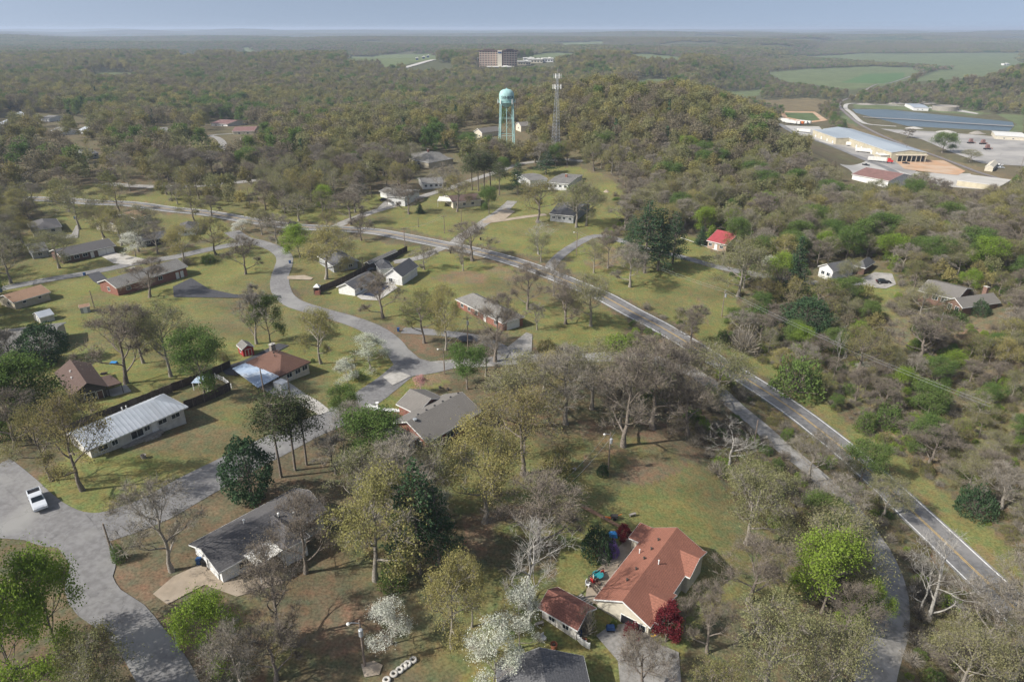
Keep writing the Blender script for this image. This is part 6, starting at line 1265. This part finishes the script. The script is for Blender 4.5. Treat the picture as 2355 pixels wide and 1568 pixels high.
def woods():
    X, Y = scatter(52, 430, 7.1, 45)
    zz = zt(X, Y); m = ok_mask(X, Y, BLD); m &= ((X > 45) & (X + .25 * Y > 78) & (Y < 300)) | (rw.rand(len(X)) < .71)
    op = np.zeros(len(X), bool)
    for p in OPENW: op |= inpoly(X, Y, p)
    m &= ~(op & (rw.rand(len(X)) < np.where(X > 60, .12, np.where(Y > 230, .45, .97))))
    for x, y, r in TREES: m &= np.hypot(X - x, Y - y) > r * .62 + 1.2
    X, Y, zz = X[m], Y[m], zz[m]; u, v, d = proj(X, Y, zz)
    n = fbm(X / 45, Y / 45); q = rw.rand(len(X)); hh = rw.uniform(10, 16.5, len(X)); hh *= np.where(X > 60, .86, 1.0)
    # scrub along the two roads at lower right and on the brown slope
    scrub = (X > 25) & (Y < 215) & (X + .25 * Y > 78); hh[scrub] *= .68
    dh = distline(X, Y, pw(HIGHWAY)); hh[dh < 16] *= .7
    uc, vc, _ = proj(X, Y, zz + hh * .8); keep = np.ones(len(X), bool)
    wpx = hh * .50 * FP / d
    for a, b, c, e in KEEP: keep &= ~((uc + wpx > a) & (uc - wpx < c) & (vc < e) & (v > (b + e) / 2))
    X, Y, u, v, d, n, q, hh = [t[keep] for t in (X, Y, u, v, d, n, q, hh)]
    kind = np.where(q < .30, 'o', np.where(q < .48, 'a', np.where(q < .56, 'y', np.where(q < .90, 'b', np.where(q < .965, 'g', np.where(q < .98, 'G', 'c'))))))
    gz = (X > 55) & (Y < 260) & (rw.rand(len(X)) < .22); kind = np.where(gz, np.where(rw.rand(len(X)) < .35, 'G', 'g'), kind)
    kind = np.where((Y < 125) & (X < 50) & np.isin(kind, ['g', 'G', 'y', 'c']), 'b', kind)
    left = (X < 20) & (Y > 230); kind = np.where(left & np.isin(kind, ['g', 'G', 'c']) & (rw.rand(len(X)) < .7), 'o', kind)
    vis = (u > -60) & (u < 2414) & (v > 0) & (v < 1690); size = hh / d
    order = np.argsort(-size); cnt = {'oak tree': sum(1 for o in COL.objects if o.get('category') == 'oak tree'), 'bare tree': sum(1 for o in COL.objects if o.get('category') == 'bare tree'), 'leafy tree': 30}
    ind = []; rest = []
    for i in order:
        cat = K[kind[i]][1]
        if vis[i] and cnt.get(cat, 0) < {'oak tree': 298, 'bare tree': 240, 'leafy tree': 120}.get(cat, 60): cnt[cat] = cnt.get(cat, 0) + 1; ind.append(i)
        else: rest.append(i)
    desc = {'o': 'ochre budding oak', 'a': 'pale olive oak', 'y': 'golden budding oak', 'b': 'bare grey brown tree', 'g': 'fresh green leafy tree', 'G': 'lime green leafy tree', 'c': 'dark green cedar'}
    marks = [((1626, 570), 'by the red roofed cottage'), ((1930, 640), 'by the white gabled house in the wood'), ((2220, 700), 'by the brown roofed house on the right'), ((2272, 838), 'near the transformer pole on the right slope'), ((2130, 940), 'on the brown slope beyond the highway'), ((1950, 940), 'along the bank above the highway'), ((2354, 1250), 'at the right edge above the highway'), ((1860, 1010), 'between the highway and the old road'), ((2100, 1350), 'between the roads at the lower right'), ((1820, 560), 'in the wood behind the red roofed cottage'), ((2080, 560), 'in the wood behind the white gabled house'), ((2300, 560), 'in the wood above the brown roofed house'),
     ((1560, 480), 'behind the dark pines by the east lane'), ((1640, 440), 'on the hillside above the east lane'), ((1330, 420), 'near the flat white house on the upper road'), ((980, 400), 'near the big brown grey roof'), ((640, 430), 'along the far lane beyond the highway'), ((420, 430), 'beside the west stretch of the far lane'), ((200, 440), 'north of the highway at upper left'), ((60, 470), 'at the left edge beyond the highway'), ((80, 540), 'around the grey roofs at upper left'), ((300, 470), 'near the brown and tan roofed house'), ((1400, 850), 'in the grove by the old road'), ((1250, 950), 'in the grove behind the brick house'), ((1600, 1000), 'in the grove west of the old road'), ((2354, 1568), 'in the bottom right corner'), ((1000, 1250), 'around the tall dark pine'), ((1850, 760), 'on the scrub slope below the east lane'), ((1600, 1300), 'at the edge of the terracotta house lawn'), ((800, 420), 'behind the white two level house')]
    mk = [(G(*p), t) for p, t in marks]; grp = {}
    for i in ind:
        j = min(range(len(mk)), key=lambda j: (mk[j][0].x - X[i]) ** 2 + (mk[j][0].y - Y[i]) ** 2); szc = 'tall ' if hh[i] > 12.3 else ('' if hh[i] > 8 else 'low ')
        grp.setdefault((szc + desc[kind[i]], mk[j][1]), []).append(i)
    for (ds, wh), ids in grp.items():
        ids.sort(key=lambda i: u[i]); ords = ['first', 'second', 'third', 'fourth', 'fifth', 'sixth', 'seventh', 'eighth', 'ninth', 'tenth', 'eleventh', 'twelfth']
        for q_, i in enumerate(ids):
            if len(ids) == 1: lab = ds + ' ' + wh
            else: lab = (('left' if q_ == 0 else 'right') if len(ids) == 2 else ords[q_] if q_ < 11 else 'farther') + ' ' + ds + ' ' + wh + (', from the left' if len(ids) > 2 else '')
            lab = ' '.join(lab.split()[:16])
            k = kind[i]; w = hh[i] * rw.uniform(.8, 1.1) * (.42 if k == 'c' else 1); h = hh[i] * (.7 if k == 'c' else 1)
            put_tree(k, X[i], Y[i], h, w, lab, 'trees ' + wh)
    return [(X[i], Y[i], hh[i], kind[i]) for i in rest]
REST = woods()
# distant wood: one mass of stuff. Each point carries a kind, a turn and a size.
def far_protos():
    pr = []
    def add(tc): 
        a, b = tc; V = []; F = []; 
        o = bpy.data.objects.new('wood_crown', b); pr.append(o)
    lo = dict(depth=3, kids=3, limbs=7, ntw=1, seg=3)
    specs = [('bark', 'oakleaf', 11), ('greybark', 'oakleaf', 12), ('greybark', 'paleleaf', 11), ('bark', 'goldleaf', 10), ('greybark', 'budleaf', 10), ('bark', 'budleaf', 10), ('bark', 'greenleaf', 15)]
    for i, (bk, lf, n) in enumerate(specs): add(broadleaf(200 + i, bk, lf, leaves=n, lsize=.72, ljit=.8, twig=.05, **lo))
    add(conifer(230, 'needle', w=3.2, base=.1, whorls=12, lsize=1.1, n=6))
    for i, pool in enumerate([('oakleaf', 'budleaf'), ('budleaf', 'greenleaf'), ('paleleaf', 'oakleaf'), ('greenleaf', 'needle')]):   # patches of canopy for the far distance
        rng = np.random.RandomState(300 + i); C = TB()
        for a in range(5):
            for b in range(5):
                c = np.array([(a - 2 + rng.uniform(-.4, .4)) * 11, (b - 2 + rng.uniform(-.4, .4)) * 11, 0]); h = rng.uniform(7, 12); n = 60
                p = rng.normal(size=(n, 3)); p[:, 2] = np.abs(p[:, 2]); p /= np.linalg.norm(p, axis=1)[:, None]
                C.quads(c + p * [6.2, 6.2, h * .55] + [0, 0, h * .45], 3.2, rng, 0 if rng.rand() < .65 else 1)
        me = C.mesh('wood_patch', list(pool)); pr.append(bpy.data.objects.new('wood_patch', me))
    return pr
def forest():
    pr = far_protos(); c = bpy.data.collections.new('wood_sources')
    for i, o in enumerate(pr): o.name = 'wood_source_%02d' % i; c.objects.link(o)
    pts = [(x, y, h, k) for x, y, h, k in REST if math.hypot(x, y) > 180]; idm = {'o': 0, 'a': 2, 'y': 3, 'b': 4, 'g': 6, 'G': 6, 'c': 7}
    P_ = [(x, y, Z(x, y), idm[k] , h / 13.5 * (.7 if k == 'c' else 1)) for x, y, h, k in pts]
    for r0, r1, sp, ang in ((430, 1100, 9.4, 44), (1100, 2300, 11.5, 42)):
        X, Y = scatter(r0, r1, sp, ang); zz = zt(X, Y); m = ok_mask(X, Y, BLD, 5.0)
        hh = rw.uniform(.78, 1.22, len(X)) * (1 if r0 < 1000 else 1.12); u, v, d = proj(X, Y, zz); uc, vc, _ = proj(X, Y, zz + hh * 11); wpx = hh * 4.6 * FP / d
        for a, b, c_, e in KEEP: m &= ~((uc + wpx > a) & (uc - wpx < c_) & (vc < e - 2) & (v > (b * 2 + e) / 3))
        m &= (u > -250) & (u < 2600)
        for p in FIELD + FIELD2 + [POND, LOTS[4][2]]: ue, ve, _ = proj(X, Y, zz + hh * 9.5); um, vm, _ = proj(X, Y, zz + hh * 5); m &= ~inpoly(ue, ve, p) & ~inpoly(um, vm, p)
        for p in WGLADE: m &= ~(inpoly(X, Y, p) & (rw.rand(len(X)) < .6))
        X, Y, zz, hh = X[m], Y[m], zz[m], hh[m]; n = fbm(X / 90 + 4, Y / 90 + 7); q = rw.rand(len(X)) + (n - .5) * 1.1; low = zz < -12
        k = np.where(q < .09, 3, np.where(q < .28, 0, np.where(q < .42, 1, np.where(q < .57, 2, np.where(q < .80, 4, np.where(q < 1.05, 5, 6))))))
        k = np.where(low & (rw.rand(len(X)) < .6), rw.choice([2, 4, 5, 6], len(X)), k); k = np.where(rw.rand(len(X)) < .02, 7, k); g2 = fbm(X / 55 + 31, Y / 75 + 12); k = np.where((rw.rand(len(X)) < .02) | ((g2 > .64) & (rw.rand(len(X)) < .45)), 6, k)
        hh = np.where(low, hh * .72, hh); P_ += list(zip(X, Y, zz, k, hh))
    for r0, r1, sp in ((2300, 5000, 42), (5000, 12500, 62)):
        X, Y = scatter(r0, r1, sp, 41); m = np.ones(len(X), bool)
        for p in FIELDW: m &= ~inpoly(X, Y, p)
        zz = zt(X, Y); ue, ve, _ = proj(X, Y, zz + 9)
        for p in FIELD + FIELD2: m &= ~inpoly(ue, ve, p)
        gl = fbm(X / 420, Y / 300) ; m &= gl < .66
        X, Y = X[m], Y[m]; zz = zt(X, Y); n = fbm(X / 700, Y / 500 + 9); k = 8 + np.clip((n * 6 - 1.2 + rw.uniform(-.6, .6, len(X))).astype(int), 0, 3); s = np.full(len(X), sp / 46.0)
        P_ += list(zip(X, Y, zz - .5, k, s))
    n = len(P_); A = np.array(P_, float); me = bpy.data.meshes.new('forest'); me.vertices.add(n); me.vertices.foreach_set('co', A[:, :3].astype(np.float32).ravel())
    a = me.attributes.new('pick', 'INT', 'POINT'); a.data.foreach_set('value', A[:, 3].astype(np.int32))
    a = me.attributes.new('size', 'FLOAT_VECTOR', 'POINT'); wv = A[:, 4] * rw.uniform(.85, 1.2, n); pt = A[:, 3] >= 8; hz = np.where(pt, A[:, 4] ** .4, A[:, 4]); a.data.foreach_set('vector', np.column_stack([wv, wv, hz]).astype(np.float32).ravel())
    a = me.attributes.new('turn', 'FLOAT_VECTOR', 'POINT'); t = np.zeros((n, 3)); t[:, 2] = rw.uniform(0, 6.28, n); a.data.foreach_set('vector', t.astype(np.float32).ravel())
    me.update(); o = bpy.data.objects.new('forest', me); COL.objects.link(o); tag(o, 'mass of budding oak woodland rolling from the village to the horizon', 'woodland', kind='stuff')
    ng = bpy.data.node_groups.new('forest_nodes', 'GeometryNodeTree'); ng.interface.new_socket('Geometry', in_out='INPUT', socket_type='NodeSocketGeometry'); ng.interface.new_socket('Geometry', in_out='OUTPUT', socket_type='NodeSocketGeometry')
    N = ng.nodes.new; L = ng.links.new; gi = N('NodeGroupInput'); go = N('NodeGroupOutput'); ci = N('GeometryNodeCollectionInfo'); ci.inputs[0].default_value = c; ci.inputs['Separate Children'].default_value = True; ci.inputs['Reset Children'].default_value = True
    ip = N('GeometryNodeInstanceOnPoints'); ip.inputs['Pick Instance'].default_value = True
    def at(nm, ty):
        q = N('GeometryNodeInputNamedAttribute'); q.data_type = ty; q.inputs[0].default_value = nm; return q.outputs[0]
    L(gi.outputs[0], ip.inputs['Points']); L(ci.outputs[0], ip.inputs['Instance']); L(at('pick', 'INT'), ip.inputs['Instance Index'])
    er = N('FunctionNodeEulerToRotation'); L(at('turn', 'FLOAT_VECTOR'), er.inputs[0]); L(er.outputs[0], ip.inputs['Rotation']); L(at('size', 'FLOAT_VECTOR'), ip.inputs['Scale']); L(ip.outputs[0], go.inputs[0])
    md = o.modifiers.new('wood', 'NODES'); md.node_group = ng
    print('forest points', n)
FIELDW = [pw(p) for p in FIELD + FIELD2]
WGLADE = [pw(p) for p in [[(0, 260), (230, 265), (240, 380), (0, 420)], [(330, 280), (620, 290), (600, 380), (420, 400)], [(1050, 290), (1210, 300), (1220, 350), (1040, 350)]]]
forest()
# scrub and brush on the banks: nobody could count it
def scrub():
    X, Y = scatter(60, 330, 2.6, 44); m = ok_mask(X, Y, BLD, 1.0); n = fbm(X / 12, Y / 12)
    zone = ((X > 30) & (X + .25 * Y > 70)); m &= zone & (n > .33); X, Y = X[m], Y[m]
    c = bpy.data.collections.new('scrub_sources')
    for i, me in enumerate(_bs['x'] + _bs['u'] + [_bs['U'][0], _bs['x'][0]]): o = bpy.data.objects.new('scrub_source_%02d' % i, me); c.objects.link(o)
    k = len(X); me = bpy.data.meshes.new('undergrowth'); me.vertices.add(k); me.vertices.foreach_set('co', np.column_stack([X, Y, zt(X, Y) - .05]).astype(np.float32).ravel())
    a = me.attributes.new('pick', 'INT', 'POINT'); a.data.foreach_set('value', rw.choice([0, 0, 1, 1, 2, 3, 3, 4, 5], k).astype(np.int32))
    s = rw.uniform(.6, 2.2, k); a = me.attributes.new('size', 'FLOAT_VECTOR', 'POINT'); a.data.foreach_set('vector', np.column_stack([s, s, s * rw.uniform(.6, 1.5, k)]).astype(np.float32).ravel())
    a = me.attributes.new('turn', 'FLOAT_VECTOR', 'POINT'); t = np.zeros((k, 3)); t[:, 2] = rw.uniform(0, 6.28, k); a.data.foreach_set('vector', t.astype(np.float32).ravel()); me.update()
    o = bpy.data.objects.new('undergrowth', me); COL.objects.link(o); tag(o, 'tangled brush and saplings covering the slopes beside the highway', 'undergrowth', kind='stuff')
    ng = bpy.data.node_groups['forest_nodes'].copy(); [n_ for n_ in ng.nodes if n_.bl_idname == 'GeometryNodeCollectionInfo'][0].inputs[0].default_value = c
    md = o.modifiers.new('brush', 'NODES'); md.node_group = ng
scrub()
# ---------------------------------------------------------------- haze: the air between here and the horizon
def haze():
    mb = MB(); mb.box((0, 20000, 10), (96000, 76000, 0.01))
    zlo, zhi = -90.0, 96.0; mb = MB(); mb.box((0, 20000, (zlo + zhi) / 2), (130000, 90000, zhi - zlo))
    m = bpy.data.materials.new('haze_air'); m.use_nodes = True; t = m.node_tree; t.nodes.remove(t.nodes['Principled BSDF'])
    v = t.nodes.new('ShaderNodeVolumePrincipled'); v.inputs['Color'].default_value = (.64, .76, .94, 1); v.inputs['Density'].default_value = HAZE; v.inputs['Anisotropy'].default_value = .1
    t.links.new(v.outputs[0], t.nodes['Material Output'].inputs['Volume'])
    M['haze'] = m; o = mb.build('haze', 'haze'); tag(o, kind='stuff'); o['label'] = 'thin blue grey haze over the far woods'; o['category'] = 'haze'
HAZE = 1.25e-4
haze()
